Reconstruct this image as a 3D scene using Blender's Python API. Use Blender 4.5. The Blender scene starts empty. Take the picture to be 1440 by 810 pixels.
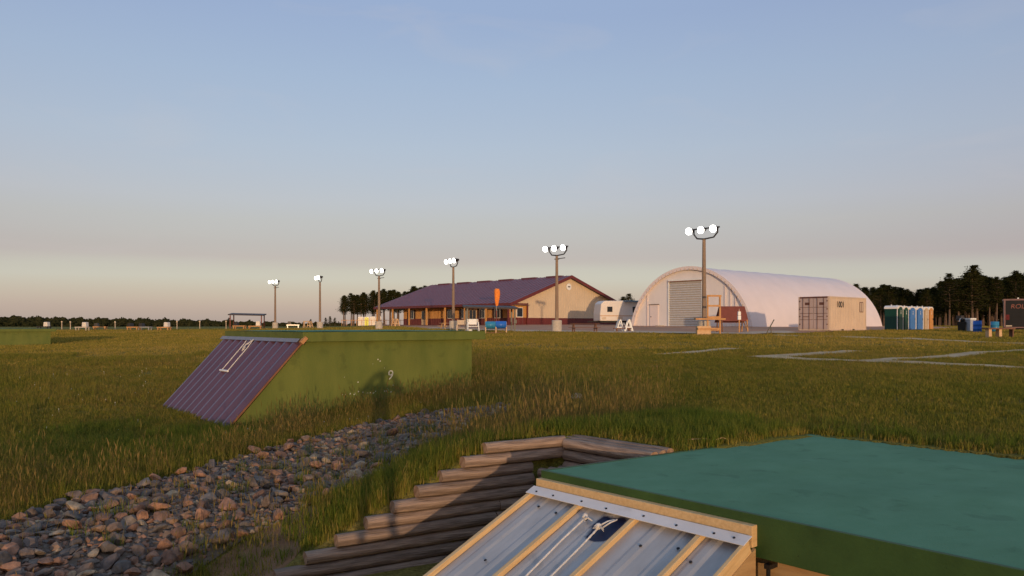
import bpy, bmesh, math, random
import numpy as np
from mathutils import Vector, Matrix, noise as mnoise

random.seed(7); RNG = np.random.default_rng(11)
SC = bpy.context.scene
COL = SC.collection
R = math.radians

# ------------------------------------------------------------------ camera, sky, sun, exposure
F, HX, HY, EYE = 1080.0, 720.0, 457.0, 1.25          # focal length in px of the 1440 px photo, horizon, eye height (m)
cam_d = bpy.data.cameras.new('camera'); cam = bpy.data.objects.new('camera', cam_d); COL.objects.link(cam)
cam_d.sensor_width = 36.0; cam_d.lens = F / 1440.0 * 36.0
cam_d.shift_y = (HY - 405.0) / 1440.0
cam.location = (0, 0, EYE); cam.rotation_euler = (R(90), 0, 0)
cam_d.clip_start = 0.05; cam_d.clip_end = 5000
SC.camera = cam

SUN_EL, SUN_AZ = 3.5, 170.6        # degrees; azimuth of the sun clockwise from +Y
world = bpy.data.worlds.new('World'); SC.world = world; world.use_nodes = True
nt = world.node_tree; nt.nodes.clear()
wo = nt.nodes.new('ShaderNodeOutputWorld'); bg = nt.nodes.new('ShaderNodeBackground')
sky = nt.nodes.new('ShaderNodeTexSky'); sky.sky_type = 'NISHITA'; sky.sun_disc = False
sky.sun_elevation = R(SUN_EL); sky.sun_rotation = R(SUN_AZ)
sky.air_density = 1.0; sky.dust_density = 1.2; sky.ozone_density = 1.5
SKY_STRENGTH = 0.15
# elevation-only tint for the grey-pink dusk bands of the anti-twilight sky
tc = nt.nodes.new('ShaderNodeTexCoord'); sp = nt.nodes.new('ShaderNodeSeparateXYZ')
nt.links.new(tc.outputs['Generated'], sp.inputs[0])
# thin uneven streaks: wobble the elevation a little with stretched noise
mp = nt.nodes.new('ShaderNodeMapping'); mp.inputs['Scale'].default_value = (2.0, 2.0, 22.0)
nt.links.new(tc.outputs['Generated'], mp.inputs[0])
nz = nt.nodes.new('ShaderNodeTexNoise'); nz.inputs['Scale'].default_value = 1.6; nz.inputs['Detail'].default_value = 3
nt.links.new(mp.outputs[0], nz.inputs['Vector'])
wob = nt.nodes.new('ShaderNodeMath'); wob.operation = 'MULTIPLY_ADD'
nt.links.new(nz.outputs['Fac'], wob.inputs[0]); wob.inputs[1].default_value = 0.010
nt.links.new(sp.outputs['Z'], wob.inputs[2])
ramp = nt.nodes.new('ShaderNodeValToRGB'); nt.links.new(wob.outputs[0], ramp.inputs[0])
def lin(r, g, b):
    return tuple(((v / 255.0 / 12.92) if v / 255.0 <= 0.04045 else ((v / 255.0 + 0.055) / 1.055) ** 2.4) for v in (r, g, b))
# (pixel row, colour seen there, what the physical sky alone gives there at strength 0.1)
BANDS = [(455, (178, 160, 150), (0.082, 0.05, 0.012)), (445, (183, 166, 154), (0.123, 0.075, 0.017)), (430, (193, 175, 160), (0.182, 0.124, 0.031)), (410, (200, 189, 171), (0.226, 0.183, 0.062)),
         (390, (203, 200, 185), (0.239, 0.224, 0.1)), (378, (200, 197, 184), (0.238, 0.239, 0.122)), (362, (192, 185, 179), (0.231, 0.252, 0.149)), (345, (190, 186, 182), (0.221, 0.257, 0.173)),
         (310, (190, 191, 190), (0.199, 0.254, 0.206)), (280, (188, 193, 199), (0.18, 0.244, 0.22)), (200, (177, 191, 208), (0.142, 0.21, 0.227)), (100, (164, 183, 209), (0.111, 0.172, 0.21)), (2, (153, 173, 206), (0.091, 0.145, 0.188))]
# the physical sky gives the bright sunset side behind the camera; the ramp adds the haze bands up to the colours in view
stops = []
for row, c, nsh in BANDS:
    dy = HY - row; stops.append((dy / math.hypot(1135.0, dy), [max(0.0, v - n_ * SKY_STRENGTH / .1) for v, n_ in zip(lin(*c), nsh)]))
stops += [(.7, [.26, .36, .53]), (1.0, [.24, .33, .50])]
while len(ramp.color_ramp.elements) < len(stops): ramp.color_ramp.elements.new(0.5)
for e, (p, c) in zip(ramp.color_ramp.elements, stops):
    e.position = p + 0.005; e.color = (*c, 1)
mixs = nt.nodes.new('ShaderNodeMix'); mixs.data_type = 'RGBA'; mixs.blend_type = 'ADD'; mixs.inputs[0].default_value = 1.0; mixs.clamp_result = False
mul = nt.nodes.new('ShaderNodeVectorMath'); mul.operation = 'SCALE'; mul.inputs['Scale'].default_value = 1.0 / SKY_STRENGTH
nt.links.new(ramp.outputs[0], mul.inputs[0])
nt.links.new(sky.outputs[0], mixs.inputs[6]); nt.links.new(mul.outputs[0], mixs.inputs[7])
# faint cirrus wisps
mpc = nt.nodes.new('ShaderNodeMapping'); mpc.inputs['Scale'].default_value = (3.2, 1.5, 11.0); mpc.inputs['Rotation'].default_value = (.15, .35, .2); nt.links.new(tc.outputs['Generated'], mpc.inputs[0])
nc = nt.nodes.new('ShaderNodeTexNoise'); nc.inputs['Scale'].default_value = 1.7; nc.inputs['Detail'].default_value = 7; nc.inputs['Distortion'].default_value = .7; nt.links.new(mpc.outputs[0], nc.inputs['Vector'])
crc = nt.nodes.new('ShaderNodeMapRange'); crc.inputs[1].default_value = .60; crc.inputs[2].default_value = .86; crc.inputs[3].default_value = 0.0; crc.inputs[4].default_value = .22; nt.links.new(nc.outputs['Fac'], crc.inputs[0])
cl = nt.nodes.new('ShaderNodeMix'); cl.data_type = 'RGBA'; nt.links.new(crc.outputs[0], cl.inputs[0]); nt.links.new(mixs.outputs[2], cl.inputs[6]); cl.inputs[7].default_value = (.60 / SKY_STRENGTH, .56 / SKY_STRENGTH, .56 / SKY_STRENGTH, 1)
nt.links.new(cl.outputs[2], bg.inputs[0]); bg.inputs[1].default_value = SKY_STRENGTH
nt.links.new(bg.outputs[0], wo.inputs[0])

sl = bpy.data.lights.new('sun', 'SUN'); sl.energy = 2.45; sl.angle = R(0.5); sl.color = (1.0, 0.70, 0.42)
so = bpy.data.objects.new('sun', sl); COL.objects.link(so)
a = R(SUN_AZ); e_ = R(SUN_EL)
to_sun = Vector((math.sin(a) * math.cos(e_), math.cos(a) * math.cos(e_), math.sin(e_)))
so.rotation_euler = to_sun.to_track_quat('Z', 'Y').to_euler(); so.location = to_sun * 50
vs = SC.view_settings; vs.view_transform = 'Standard'; vs.look = 'None'; vs.gamma = 1.0; vs.exposure = 0.0
SC.cycles.max_bounces = 5; SC.cycles.diffuse_bounces = 3; SC.cycles.transparent_max_bounces = 8

# ------------------------------------------------------------------ mesh helpers
class MB:
    def __init__(s): s.v = []; s.f = []; s.m = []
    def _add(s, vs, fs, mi=0):
        n = len(s.v); s.v += [tuple(p) for p in vs]; s.f += [tuple(i + n for i in f) for f in fs]; s.m += [mi] * len(fs); return s
    def hexa(s, p, mi=0):      # 8 points: bottom ring then top ring
        return s._add(p, [(3, 2, 1, 0), (4, 5, 6, 7), (0, 1, 5, 4), (1, 2, 6, 5), (2, 3, 7, 6), (3, 0, 4, 7)], mi)
    def box(s, x0, x1, y0, y1, z0, z1, mi=0):
        return s.hexa([(x0, y0, z0), (x1, y0, z0), (x1, y1, z0), (x0, y1, z0), (x0, y0, z1), (x1, y0, z1), (x1, y1, z1), (x0, y1, z1)], mi)
    def beam(s, p, q, w, h=None, up=(0, 0, 1), mi=0):
        h = h or w; p = Vector(p); q = Vector(q); d = (q - p).normalized(); u = Vector(up)
        if abs(d.dot(u)) > 0.98: u = Vector((1, 0, 0))
        sd = d.cross(u).normalized() * (w / 2); up_ = sd.cross(d).normalized() * (h / 2)
        return s.hexa([p - sd - up_, p + sd - up_, q + sd - up_, q - sd - up_, p - sd + up_, p + sd + up_, q + sd + up_, q - sd + up_], mi)
    def tube(s, pts, rad, n=8, cap=True, mi=0):
        pts = [Vector(p) for p in pts]
        if not hasattr(rad, '__len__'): rad = [rad] * len(pts)
        vs = []; ref = None
        for i, p in enumerate(pts):
            d = (pts[min(i + 1, len(pts) - 1)] - pts[max(i - 1, 0)]).normalized()
            if ref is None: ref = Vector((0, 0, 1)) if abs(d.z) < .9 else Vector((1, 0, 0))
            a_ = d.cross(ref).normalized(); b_ = d.cross(a_).normalized(); ref = -b_ if False else ref
            for k in range(n):
                t = 2 * math.pi * k / n; vs.append(p + (a_ * math.cos(t) + b_ * math.sin(t)) * rad[i])
        fs = [(i * n + k, i * n + (k + 1) % n, (i + 1) * n + (k + 1) % n, (i + 1) * n + k) for i in range(len(pts) - 1) for k in range(n)]
        if cap: fs += [tuple(range(n))[::-1], tuple((len(pts) - 1) * n + k for k in range(n))]
        return s._add(vs, fs, mi)
    def lathe(s, prof, n=16, c=(0, 0, 0), axis='z', mi=0):
        vs = []
        for r_, z_ in prof:
            for k in range(n):
                t = 2 * math.pi * k / n; a_, b_ = r_ * math.cos(t), r_ * math.sin(t)
                vs.append((c[0] + a_, c[1] + b_, c[2] + z_) if axis == 'z' else ((c[0] + z_, c[1] + a_, c[2] + b_) if axis == 'x' else (c[0] + b_, c[1] + z_, c[2] + a_)))
        m = len(prof)
        fs = [(i * n + k, i * n + (k + 1) % n, (i + 1) * n + (k + 1) % n, (i + 1) * n + k) for i in range(m - 1) for k in range(n)]
        fs += [tuple(range(n))[::-1], tuple((m - 1) * n + k for k in range(n))]
        return s._add(vs, fs, mi)
    def prism(s, poly, e0, e1, fn, mi=0):   # poly 2-D ring, extruded between e0 and e1; fn(a, b, e) -> point
        n = len(poly)
        vs = [fn(a_, b_, e0) for a_, b_ in poly] + [fn(a_, b_, e1) for a_, b_ in poly]
        return s._add(vs, [tuple(range(n))[::-1], tuple(range(n, 2 * n))] + [(i, (i + 1) % n, n + (i + 1) % n, n + i) for i in range(n)], mi)
    def mesh(s, name):
        me = bpy.data.meshes.new(name); me.from_pydata(s.v, [], s.f); 
        if any(s.m): me.polygons.foreach_set('material_index', s.m)
        bm = bmesh.new(); bm.from_mesh(me); bmesh.ops.recalc_face_normals(bm, faces=bm.faces); bm.to_mesh(me); bm.free()
        return me
    def build(s, name, mats, parent=None, smooth=False, bevel=0, kind=None):
        me = s.mesh(name)
        for m_ in (mats if isinstance(mats, (list, tuple)) else [mats]): me.materials.append(m_)
        if smooth: me.polygons.foreach_set('use_smooth', [True] * len(me.polygons))
        o = bpy.data.objects.new(name, me); COL.objects.link(o)
        if parent: o.parent = parent
        if bevel:
            b = o.modifiers.new('bevel', 'BEVEL'); b.width = bevel; b.segments = 2; b.limit_method = 'ANGLE'
        if kind: o['kind'] = kind
        return o

def tag(o, label, cat, group=None):
    o['label'] = label; o['category'] = cat
    if group: o['group'] = group
    return o
def thing(name, label, cat, loc=(0, 0, 0), rz=0.0, group=None):
    o = bpy.data.objects.new(name, None); COL.objects.link(o); o.empty_display_size = .2
    o.location = loc; o.rotation_euler = (0, 0, R(rz)); return tag(o, label, cat, group)
def copy_tree(o, parent=None):
    c = o.copy(); COL.objects.link(c); c.parent = parent
    for ch in list(o.children): copy_tree(ch, c)
    return c
def dup(o, label, loc, rz, group=None):
    c = copy_tree(o); c.location = loc; c.rotation_euler = (0, 0, R(rz)); c['label'] = label
    if group: c['group'] = group
    return c
def text_mesh(txt, size, name, mat_, parent, loc, rot, depth=.004, shear=0.0):
    cu = bpy.data.curves.new('tmp_text', 'FONT'); cu.body = txt; cu.size = size; cu.extrude = depth; cu.shear = shear
    cu.align_x = 'CENTER'; cu.align_y = 'CENTER'
    t = bpy.data.objects.new('tmp_text', cu); COL.objects.link(t)
    dg = bpy.context.evaluated_depsgraph_get(); me = bpy.data.meshes.new_from_object(t.evaluated_get(dg)); me.name = name
    bpy.data.objects.remove(t); me.materials.clear(); me.materials.append(mat_)
    o = bpy.data.objects.new(name, me); COL.objects.link(o); o.parent = parent; o.location = loc; o.rotation_euler = rot
    return o

# ------------------------------------------------------------------ materials
MATS = {}
def mat(name, col, rough=.75, var=.18, scale=4.0, metal=0.0, bump=0.0, bscale=30.0, stretch=(1, 1, 1), col2=None, coords='Object', detail=5, rand=0.0, spec=.3):
    m = bpy.data.materials.new(name); m.use_nodes = True; t = m.node_tree; b = t.nodes['Principled BSDF']
    b.inputs['Roughness'].default_value = rough; b.inputs['Metallic'].default_value = metal
    b.inputs['Specular IOR Level'].default_value = spec
    tcn = t.nodes.new('ShaderNodeTexCoord'); mpn = t.nodes.new('ShaderNodeMapping'); mpn.inputs['Scale'].default_value = stretch
    if coords == 'World':
        g = t.nodes.new('ShaderNodeNewGeometry'); t.links.new(g.outputs['Position'], mpn.inputs[0])
    else: t.links.new(tcn.outputs[coords], mpn.inputs[0])
    n = t.nodes.new('ShaderNodeTexNoise'); n.inputs['Scale'].default_value = scale; n.inputs['Detail'].default_value = detail; n.inputs['Roughness'].default_value = .62
    t.links.new(mpn.outputs[0], n.inputs['Vector'])
    cr = t.nodes.new('ShaderNodeValToRGB'); cr.color_ramp.elements[0].position = .3; cr.color_ramp.elements[1].position = .7
    c2 = col2 or tuple(min(1, v * (1 + var)) for v in col); c1 = col if col2 else tuple(v * (1 - var) for v in col)
    cr.color_ramp.elements[0].color = (*c1, 1); cr.color_ramp.elements[1].color = (*c2, 1)
    t.links.new(n.outputs['Fac'], cr.inputs[0]); out = cr.outputs[0]
    if rand:
        oi = t.nodes.new('ShaderNodeObjectInfo'); hs = t.nodes.new('ShaderNodeHueSaturation')
        mr = t.nodes.new('ShaderNodeMapRange'); mr.inputs[3].default_value = 1 - rand; mr.inputs[4].default_value = 1 + rand
        t.links.new(oi.outputs['Random'], mr.inputs[0]); t.links.new(mr.outputs[0], hs.inputs['Value']); t.links.new(out, hs.inputs['Color']); out = hs.outputs[0]
    t.links.new(out, b.inputs['Base Color'])
    if bump:
        n2 = t.nodes.new('ShaderNodeTexNoise'); n2.inputs['Scale'].default_value = bscale; n2.inputs['Detail'].default_value = 4
        t.links.new(mpn.outputs[0], n2.inputs['Vector'])
        bp = t.nodes.new('ShaderNodeBump'); bp.inputs['Strength'].default_value = bump; bp.inputs['Distance'].default_value = .02
        t.links.new(n2.outputs['Fac'], bp.inputs['Height']); t.links.new(bp.outputs[0], b.inputs['Normal'])
    MATS[name] = m; return m

def emis(name, col, st):
    m = bpy.data.materials.new(name); m.use_nodes = True; b = m.node_tree.nodes['Principled BSDF']
    b.inputs['Base Color'].default_value = (*col, 1); b.inputs['Emission Color'].default_value = (*col, 1); b.inputs['Emission Strength'].default_value = st; return m

# ground: patches of olive, dry straw and soil in world space
def ground_mat():
    m = bpy.data.materials.new('field_ground'); m.use_nodes = True; t = m.node_tree; b = t.nodes['Principled BSDF']; b.inputs['Roughness'].default_value = .95
    b.inputs['Specular IOR Level'].default_value = .1
    g = t.nodes.new('ShaderNodeNewGeometry')
    def noise(sc, det, st=(1, 1, 1)):
        mp_ = t.nodes.new('ShaderNodeMapping'); mp_.inputs['Scale'].default_value = st; t.links.new(g.outputs['Position'], mp_.inputs[0])
        n = t.nodes.new('ShaderNodeTexNoise'); n.inputs['Scale'].default_value = sc; n.inputs['Detail'].default_value = det; n.inputs['Roughness'].default_value = .6
        t.links.new(mp_.outputs[0], n.inputs['Vector']); return n.outputs['Fac']
    def ramp_(f, a_, b_, c0, c1):
        r_ = t.nodes.new('ShaderNodeValToRGB'); r_.color_ramp.elements[0].position = a_; r_.color_ramp.elements[1].position = b_
        r_.color_ramp.elements[0].color = (*c0, 1); r_.color_ramp.elements[1].color = (*c1, 1); t.links.new(f, r_.inputs[0]); return r_.outputs[0]
    def mx(f, a_, b_, bt='MIX'):
        x = t.nodes.new('ShaderNodeMix'); x.data_type = 'RGBA'; x.blend_type = bt; t.links.new(f, x.inputs[0]) if not isinstance(f, float) else setattr(x.inputs[0], 'default_value', f)
        t.links.new(a_, x.inputs[6]); t.links.new(b_, x.inputs[7]); return x.outputs[2]
    green = ramp_(noise(.9, 8), .35, .7, (.11, .112, .020), (.21, .185, .036))
    dry = ramp_(noise(5, 6), .3, .7, (.17, .11, .032), (.27, .185, .062))
    f1 = ramp_(noise(.16, 6, (1, 1.6, 1)), .45, .66, (0, 0, 0), (1, 1, 1))
    c = mx(f1, green, dry)
    fine = ramp_(noise(28, 3), .3, .7, (.62, .62, .62), (1.25, 1.25, 1.25))
    c = mx(1.0, c, fine, 'MULTIPLY')
    t.links.new(c, b.inputs['Base Color'])
    bp = t.nodes.new('ShaderNodeBump'); bp.inputs['Strength'].default_value = .9; bp.inputs['Distance'].default_value = .12
    t.links.new(noise(11, 6), bp.inputs['Height']); t.links.new(bp.outputs[0], b.inputs['Normal'])
    return m
M_GROUND = ground_mat()

def blade_mat(name, cols, patch=.5, transl=.35):
    m = bpy.data.materials.new(name); m.use_nodes = True; t = m.node_tree; t.nodes.remove(t.nodes['Principled BSDF'])
    out = t.nodes['Material Output']
    oi = t.nodes.new('ShaderNodeObjectInfo'); g = t.nodes.new('ShaderNodeNewGeometry')
    n = t.nodes.new('ShaderNodeTexNoise'); n.inputs['Scale'].default_value = patch; n.inputs['Detail'].default_value = 7; n.inputs['Roughness'].default_value = .65; t.links.new(g.outputs['Position'], n.inputs['Vector'])
    isl = g.outputs['Random Per Island']
    a1 = t.nodes.new('ShaderNodeMath'); a1.operation = 'MULTIPLY_ADD'; t.links.new(oi.outputs['Random'], a1.inputs[0]); a1.inputs[1].default_value = .3; t.links.new(n.outputs['Fac'], a1.inputs[2])
    a2 = t.nodes.new('ShaderNodeMath'); a2.operation = 'MULTIPLY_ADD'; t.links.new(isl, a2.inputs[0]); a2.inputs[1].default_value = .35; t.links.new(a1.outputs[0], a2.inputs[2])
    a3 = t.nodes.new('ShaderNodeMapRange'); a3.inputs[1].default_value = .42; a3.inputs[2].default_value = 1.22; t.links.new(a2.outputs[0], a3.inputs[0])
    r_ = t.nodes.new('ShaderNodeValToRGB')
    while len(r_.color_ramp.elements) < len(cols): r_.color_ramp.elements.new(.5)
    for i, (el, c) in enumerate(zip(r_.color_ramp.elements, cols)): el.position = i / (len(cols) - 1); el.color = (*c, 1)
    t.links.new(a3.outputs[0], r_.inputs[0])
    d = t.nodes.new('ShaderNodeBsdfDiffuse'); tr = t.nodes.new('ShaderNodeBsdfTranslucent'); mx = t.nodes.new('ShaderNodeMixShader'); mx.inputs[0].default_value = transl
    t.links.new(r_.outputs[0], d.inputs[0]); t.links.new(r_.outputs[0], tr.inputs[0]); t.links.new(d.outputs[0], mx.inputs[1]); t.links.new(tr.outputs[0], mx.inputs[2])
    t.links.new(mx.outputs[0], out.inputs[0]); return m

# ------------------------------------------------------------------ terrain
ROT = 41.0                                   # the whole range is laid out on one grid, turned by this much
W_ = np.array([math.cos(R(ROT)), math.sin(R(ROT))]); V_ = np.array([W_[1], -W_[0]]); U_ = -W_
A0 = np.array([0.30, 6.59])                  # left corner of the near bunker's roof
Q0 = np.array([0.56, 8.60])                  # corner of the log wall
WING = np.array([-math.cos(R(31)), -math.sin(R(31))])
LOG_T = [1.0, 1.26, 1.51, 1.78, 2.04, 2.31, 2.61, 2.90, 3.18, 3.45, 3.7]
LOG_Z = [0.0 - .1215 * i for i in range(11)]
H2 = np.array([-4.34, 16.0])                 # near roof corner of the green trap house
anch = [(0, 0, -.35), (-3, 0, -.5), (3, 0, -.3), (0, -8, -.2), (-8, 0, -.6), (8, 0, -.1), (0, -40, 0), (-40, -20, 0), (40, -20, .2), (0, -300, 0), (-300, -200, 0), (300, -200, 0),
        (3.74, 9.6, -.12), (5.2, 7.85, -.09), (8, 5, 0.0), (1.6, 8.9, -.02), (2.4, 10.5, -.05), (0.2, 9.0, -.02), (0.6, 9.4, -.06), (6, 12, .0), (12, 14, .12), (4, 16, .05),
        (-4.67, 7.0, -.88), (-3.4, 8.2, -.86), (-2.4, 9.7, -.80), (-1.37, 12.35, -.58), (-.26, 14.3, -.42), (.8, 16, -.3), (-6.5, 5.2, -.95), (-8, 3.5, -.95),
        (-2.2, 6.6, -1.06), (-2.9, 6.2, -1.1),
        (-7.3, 10.9, -.72), (-17.7, 26.6, -.22), (-10, 18, -.62), (-5.5, 15.04, -.78), (-8.5, 18.8, -.76), (-1.0, 18.7, -.3), (-4.3, 15.6, -.75), (-2.8, 17, -.52), (0, 21, -.15), (-4, 24, -.1), (-12, 24, -.35),
        (6, 25, .2), (15, 25, .3), (25, 20, .3), (10, 36, .42), (24, 36, .45), (-10, 40, .2), (-34, 57, -.30), (-40, 52, -.3), (-25, 45, -.05),
        (13.8, 51, .60), (4, 64, .62), (-5.9, 77, .66), (-15.8, 91, .68), (-25.8, 103, .68), (-35, 113, .65), (26, 58, .76), (36, 69, .68), (50, 70, .65), (23.5, 75, 1.05), (11.8, 86, 1.1), (45, 94, 1.05), (35, 105, 1.1),
        (0, 100, 1.22), (16, 114, 1.22), (-22, 125, 1.22), (-5, 140, 1.22), (-40, 170, .75), (-80, 120, .55), (-100, 200, .5), (60, 130, .9), (100, 120, .8), (0, 250, .8), (-200, 350, .2), (200, 350, 1), (0, 900, .6), (-600, 700, .4), (600, 700, 1), (-500, 100, .3), (500, 100, .8)]
for t_, z_ in zip(LOG_T, LOG_Z):             # the bank follows the stepped log ends
    p = Q0 + WING * (t_ + .12); anch.append((p[0] - .12, p[1] + .25, z_ - .12))
anch = np.array(anch, float)
def _phi(r): return r
_n = len(anch); _D = np.hypot(anch[:, None, 0] - anch[None, :, 0], anch[:, None, 1] - anch[None, :, 1])
_A = np.zeros((_n + 1, _n + 1)); _A[:_n, :_n] = _phi(_D); _A[:_n, _n] = 1; _A[_n, :_n] = 1
_wt = np.linalg.solve(_A, np.append(anch[:, 2], 0))
PIT = [Q0 + WING * 3.6 + np.array([.02, -.02]), Q0 + np.array([0.0, 0.0]), Q0 + V_ * 1.5, A0 + W_ * 4.4 - V_ * -.15, A0 + W_ * 4.4 + V_ * 4.4, A0 + V_ * 4.4 - W_ * .2, A0 + V_ * 2.3 - W_ * 2.6, A0 - V_ * .2 - W_ * 3.0]
def in_poly(x, y, poly):
    r_ = np.zeros(np.shape(x), bool); n = len(poly)
    for i in range(n):
        (x0, y0), (x1, y1) = poly[i], poly[(i + 1) % n]
        if y0 == y1: continue
        c = ((y0 > y) != (y1 > y)) & (x < (x1 - x0) * (y - y0) / (y1 - y0) + x0); r_ ^= c
    return r_
def H(x, y, pit=True):
    x = np.asarray(x, float); y = np.asarray(y, float); sh = x.shape; xf, yf = x.ravel(), y.ravel(); z = np.empty(xf.size)
    for i in range(0, xf.size, 20000):
        s_ = slice(i, i + 20000)
        z[s_] = np.hypot(xf[s_, None] - anch[:, 0], yf[s_, None] - anch[:, 1]) @ _wt[:_n] + _wt[_n]
    dd = np.hypot(xf, yf)
    amp = np.clip((dd - 3) / 10, 0, 1)
    z += amp * (.03 * np.sin(xf * .9 + 1.3 * np.sin(yf * .37)) * np.sin(yf * .7 + xf * .21) + .015 * np.sin(xf * 2.7 + yf * 1.1) * np.sin(yf * 2.1 - xf))
    if pit:
        ip = in_poly(xf, yf, PIT); z = np.where(ip, np.minimum(z, -1.12), z)
    return z.reshape(sh)
def hz(x, y): return float(H(np.array([x]), np.array([y]))[0])
def gp(px, py):                               # where the ray through a pixel meets the ground
    k = (px - HX) / F; s_ = (HY - py) / F
    d = np.concatenate([np.arange(3, 60, .02), np.arange(60, 400, .2)]); g = H(k * d, d, pit=False); ray = EYE + s_ * d
    i = int(np.argmax(ray <= g)); return np.array([k * d[i], d[i]])
def at(px, d, dz=0.0):                        # a spot on the ground at a known depth
    x = (px - HX) / F * d; return (x, d, hz(x, d) + dz)

def axis_steps(c, fine, step, far_lo, far_hi, g=1.045):
    pos = [c]; s_ = step
    while pos[-1] < far_hi:
        if pos[-1] - c > fine: s_ *= g
        pos.append(pos[-1] + s_)
    neg = [c]; s_ = step
    while neg[-1] > far_lo:
        if c - neg[-1] > fine: s_ *= g
        neg.append(neg[-1] - s_)
    return np.array(sorted(set(neg + pos)))
gx = axis_steps(0, 5.5, .1, -2500, 2500); gy = axis_steps(9, 5.5, .1, -1500, 3000)
X, Y = np.meshgrid(gx, gy); Z = H(X, Y)
nx, ny = len(gx), len(gy)
idx = np.arange(nx * ny).reshape(ny, nx)
quads = np.stack([idx[:-1, :-1], idx[:-1, 1:], idx[1:, 1:], idx[1:, :-1]], -1).reshape(-1, 4)
me = bpy.data.meshes.new('ground'); me.from_pydata(np.stack([X, Y, Z], -1).reshape(-1, 3).tolist(), [], quads.tolist())
me.polygons.foreach_set('use_smooth', [True] * len(me.polygons)); me.materials.append(M_GROUND)
ground = bpy.data.objects.new('ground', me); COL.objects.link(ground); ground['kind'] = 'structure'

def drape(name, rings, mat_, off, kind='structure', step=1.5):
    """a sheet over the terrain between two polylines of XY points (same length)"""
    mb = MB(); a_, b_ = rings; cols = []
    L_ = len(a_)
    for i in range(L_ - 1):
        seg = max(2, int(max(np.linalg.norm(np.array(a_[i + 1]) - a_[i]), np.linalg.norm(np.array(b_[i + 1]) - b_[i])) / step))
        for k in range(seg + (1 if i == L_ - 2 else 0)):
            t = k / seg; cols.append((np.array(a_[i]) * (1 - t) + np.array(a_[i + 1]) * t, np.array(b_[i]) * (1 - t) + np.array(b_[i + 1]) * t))
    m_ = max(2, int(max(np.linalg.norm(p - q) for p, q in cols) / step) + 1); vs_ = []
    for p, q in cols:
        for k in range(m_ + 1):
            w = p + (q - p) * k / m_; vs_.append((w[0], w[1], hz(w[0], w[1]) + off))
    fs = [(i * (m_ + 1) + k, i * (m_ + 1) + k + 1, (i + 1) * (m_ + 1) + k + 1, (i + 1) * (m_ + 1) + k) for i in range(len(cols) - 1) for k in range(m_)]
    mb._add(vs_, fs); return mb.build(name, mat_, None, smooth=True, kind=kind)

M_GRAVEL = mat('gravel', (.38, .17, .085), .95, scale=.35, col2=(.50, .25, .14), coords='World', bump=.4, bscale=9)
M_GRAVEL2 = mat('pale_gravel', (.44, .29, .18), .95, scale=.5, col2=(.56, .40, .27), coords='World', bump=.3, bscale=9)
M_PATH = mat('concrete_path', (.33, .22, .11), .9, scale=.9, col2=(.54, .38, .21), coords='World', bump=.2, bscale=20)
lot_a = [gp(600, 463.2), gp(728, 467.5), gp(900, 469.5), gp(1060, 471.5), gp(1128, 469.0), gp(1220, 466.0)]
lot_b = [(-30, 150), (-6, 150), (20, 140), (40, 120), (52, 105), (56, 92)]
lot = drape('gravel_lot', (lot_a, lot_b), M_GRAVEL, .05, step=2.5)
pale_a = [p for p in lot_a[:5]]; pale_b = [np.array(p) + (.4, 5.0) for p in lot_a[:5]]
drape('road', (pale_a, pale_b), M_GRAVEL2, .09)
def path_px(pts, w, name='path'):
    c = [gp(*p) for p in pts]; a_, b_ = [], []
    for i, p in enumerate(c):
        d = c[min(i + 1, len(c) - 1)] - c[max(i - 1, 0)]; n = np.array([-d[1], d[0]]) / np.linalg.norm(d) * w / 2; a_.append(p + n); b_.append(p - n)
    return drape(name, (a_, b_), M_PATH, .03, step=.8)
PATHS = [([(1086, 471.5), (1200, 474.5), (1320, 479), (1440, 483.5), (1600, 490)], 1.3), ([(925, 500), (985, 495.5), (1040, 491)], .9), ([(1066, 503.5), (1135, 499), (1204, 494)], .9),
         ([(1060, 501.5), (1200, 508), (1330, 513.5), (1445, 519), (1560, 524)], .75), ([(1215, 509), (1330, 502), (1386, 496), (1470, 490)], .9)]
for p_, w_ in PATHS: path_px(p_, w_)

# ------------------------------------------------------------------ shared materials of the built things
M_ROOF_GREEN = mat('green_roof_coating', (.100, .205, .112), .9, scale=2.2, col2=(.120, .235, .135), bump=.12, bscale=60, stretch=(1, 1.6, 1), detail=9, spec=.08)
M_FASCIA = mat('green_fascia_paint', (.036, .072, .016), .6, var=.2, scale=3, bump=.08, bscale=50)
M_GREEN_WALL = mat('olive_green_wall_paint', (.088, .112, .018), .7, scale=2.2, col2=(.128, .142, .026), bump=.12, bscale=40, stretch=(1, 1, .3), detail=8)
M_PLY = mat('plywood', (.36, .20, .085), .7, scale=2.2, col2=(.50, .31, .14), stretch=(1, 1, 9), bump=.1, bscale=12)
M_LUMBER = mat('new_lumber', (.50, .31, .135), .65, scale=3.0, col2=(.64, .43, .21), stretch=(1.2, 14, 14), bump=.12, bscale=8)
M_FLASH = mat('white_flashing', (.62, .57, .54), .45, var=.06, scale=6)
M_SCREW = mat('dark_screw', (.03, .03, .035), .4, var=.1, metal=.7)
M_ROPE = mat('white_rope', (.66, .60, .54), .9, var=.15, scale=60, stretch=(1, 1, 1), bump=.6, bscale=160)
M_WOODRED = mat('weathered_orange_wood', (.42, .20, .075), .75, scale=4, col2=(.55, .29, .12), bump=.15, bscale=14)
M_DARKW0 = mat('brown_edge_wood', (.20, .085, .04), .75, var=.2)
M_WHITE = mat('white_paint', (.72, .70, .66), .5, var=.05, scale=4)
M_BLACK = mat('black_paint', (.012, .011, .011), .4, var=.2)
M_CONC = mat('concrete', (.40, .33, .26), .9, scale=5, col2=(.52, .45, .37), bump=.2)
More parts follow.
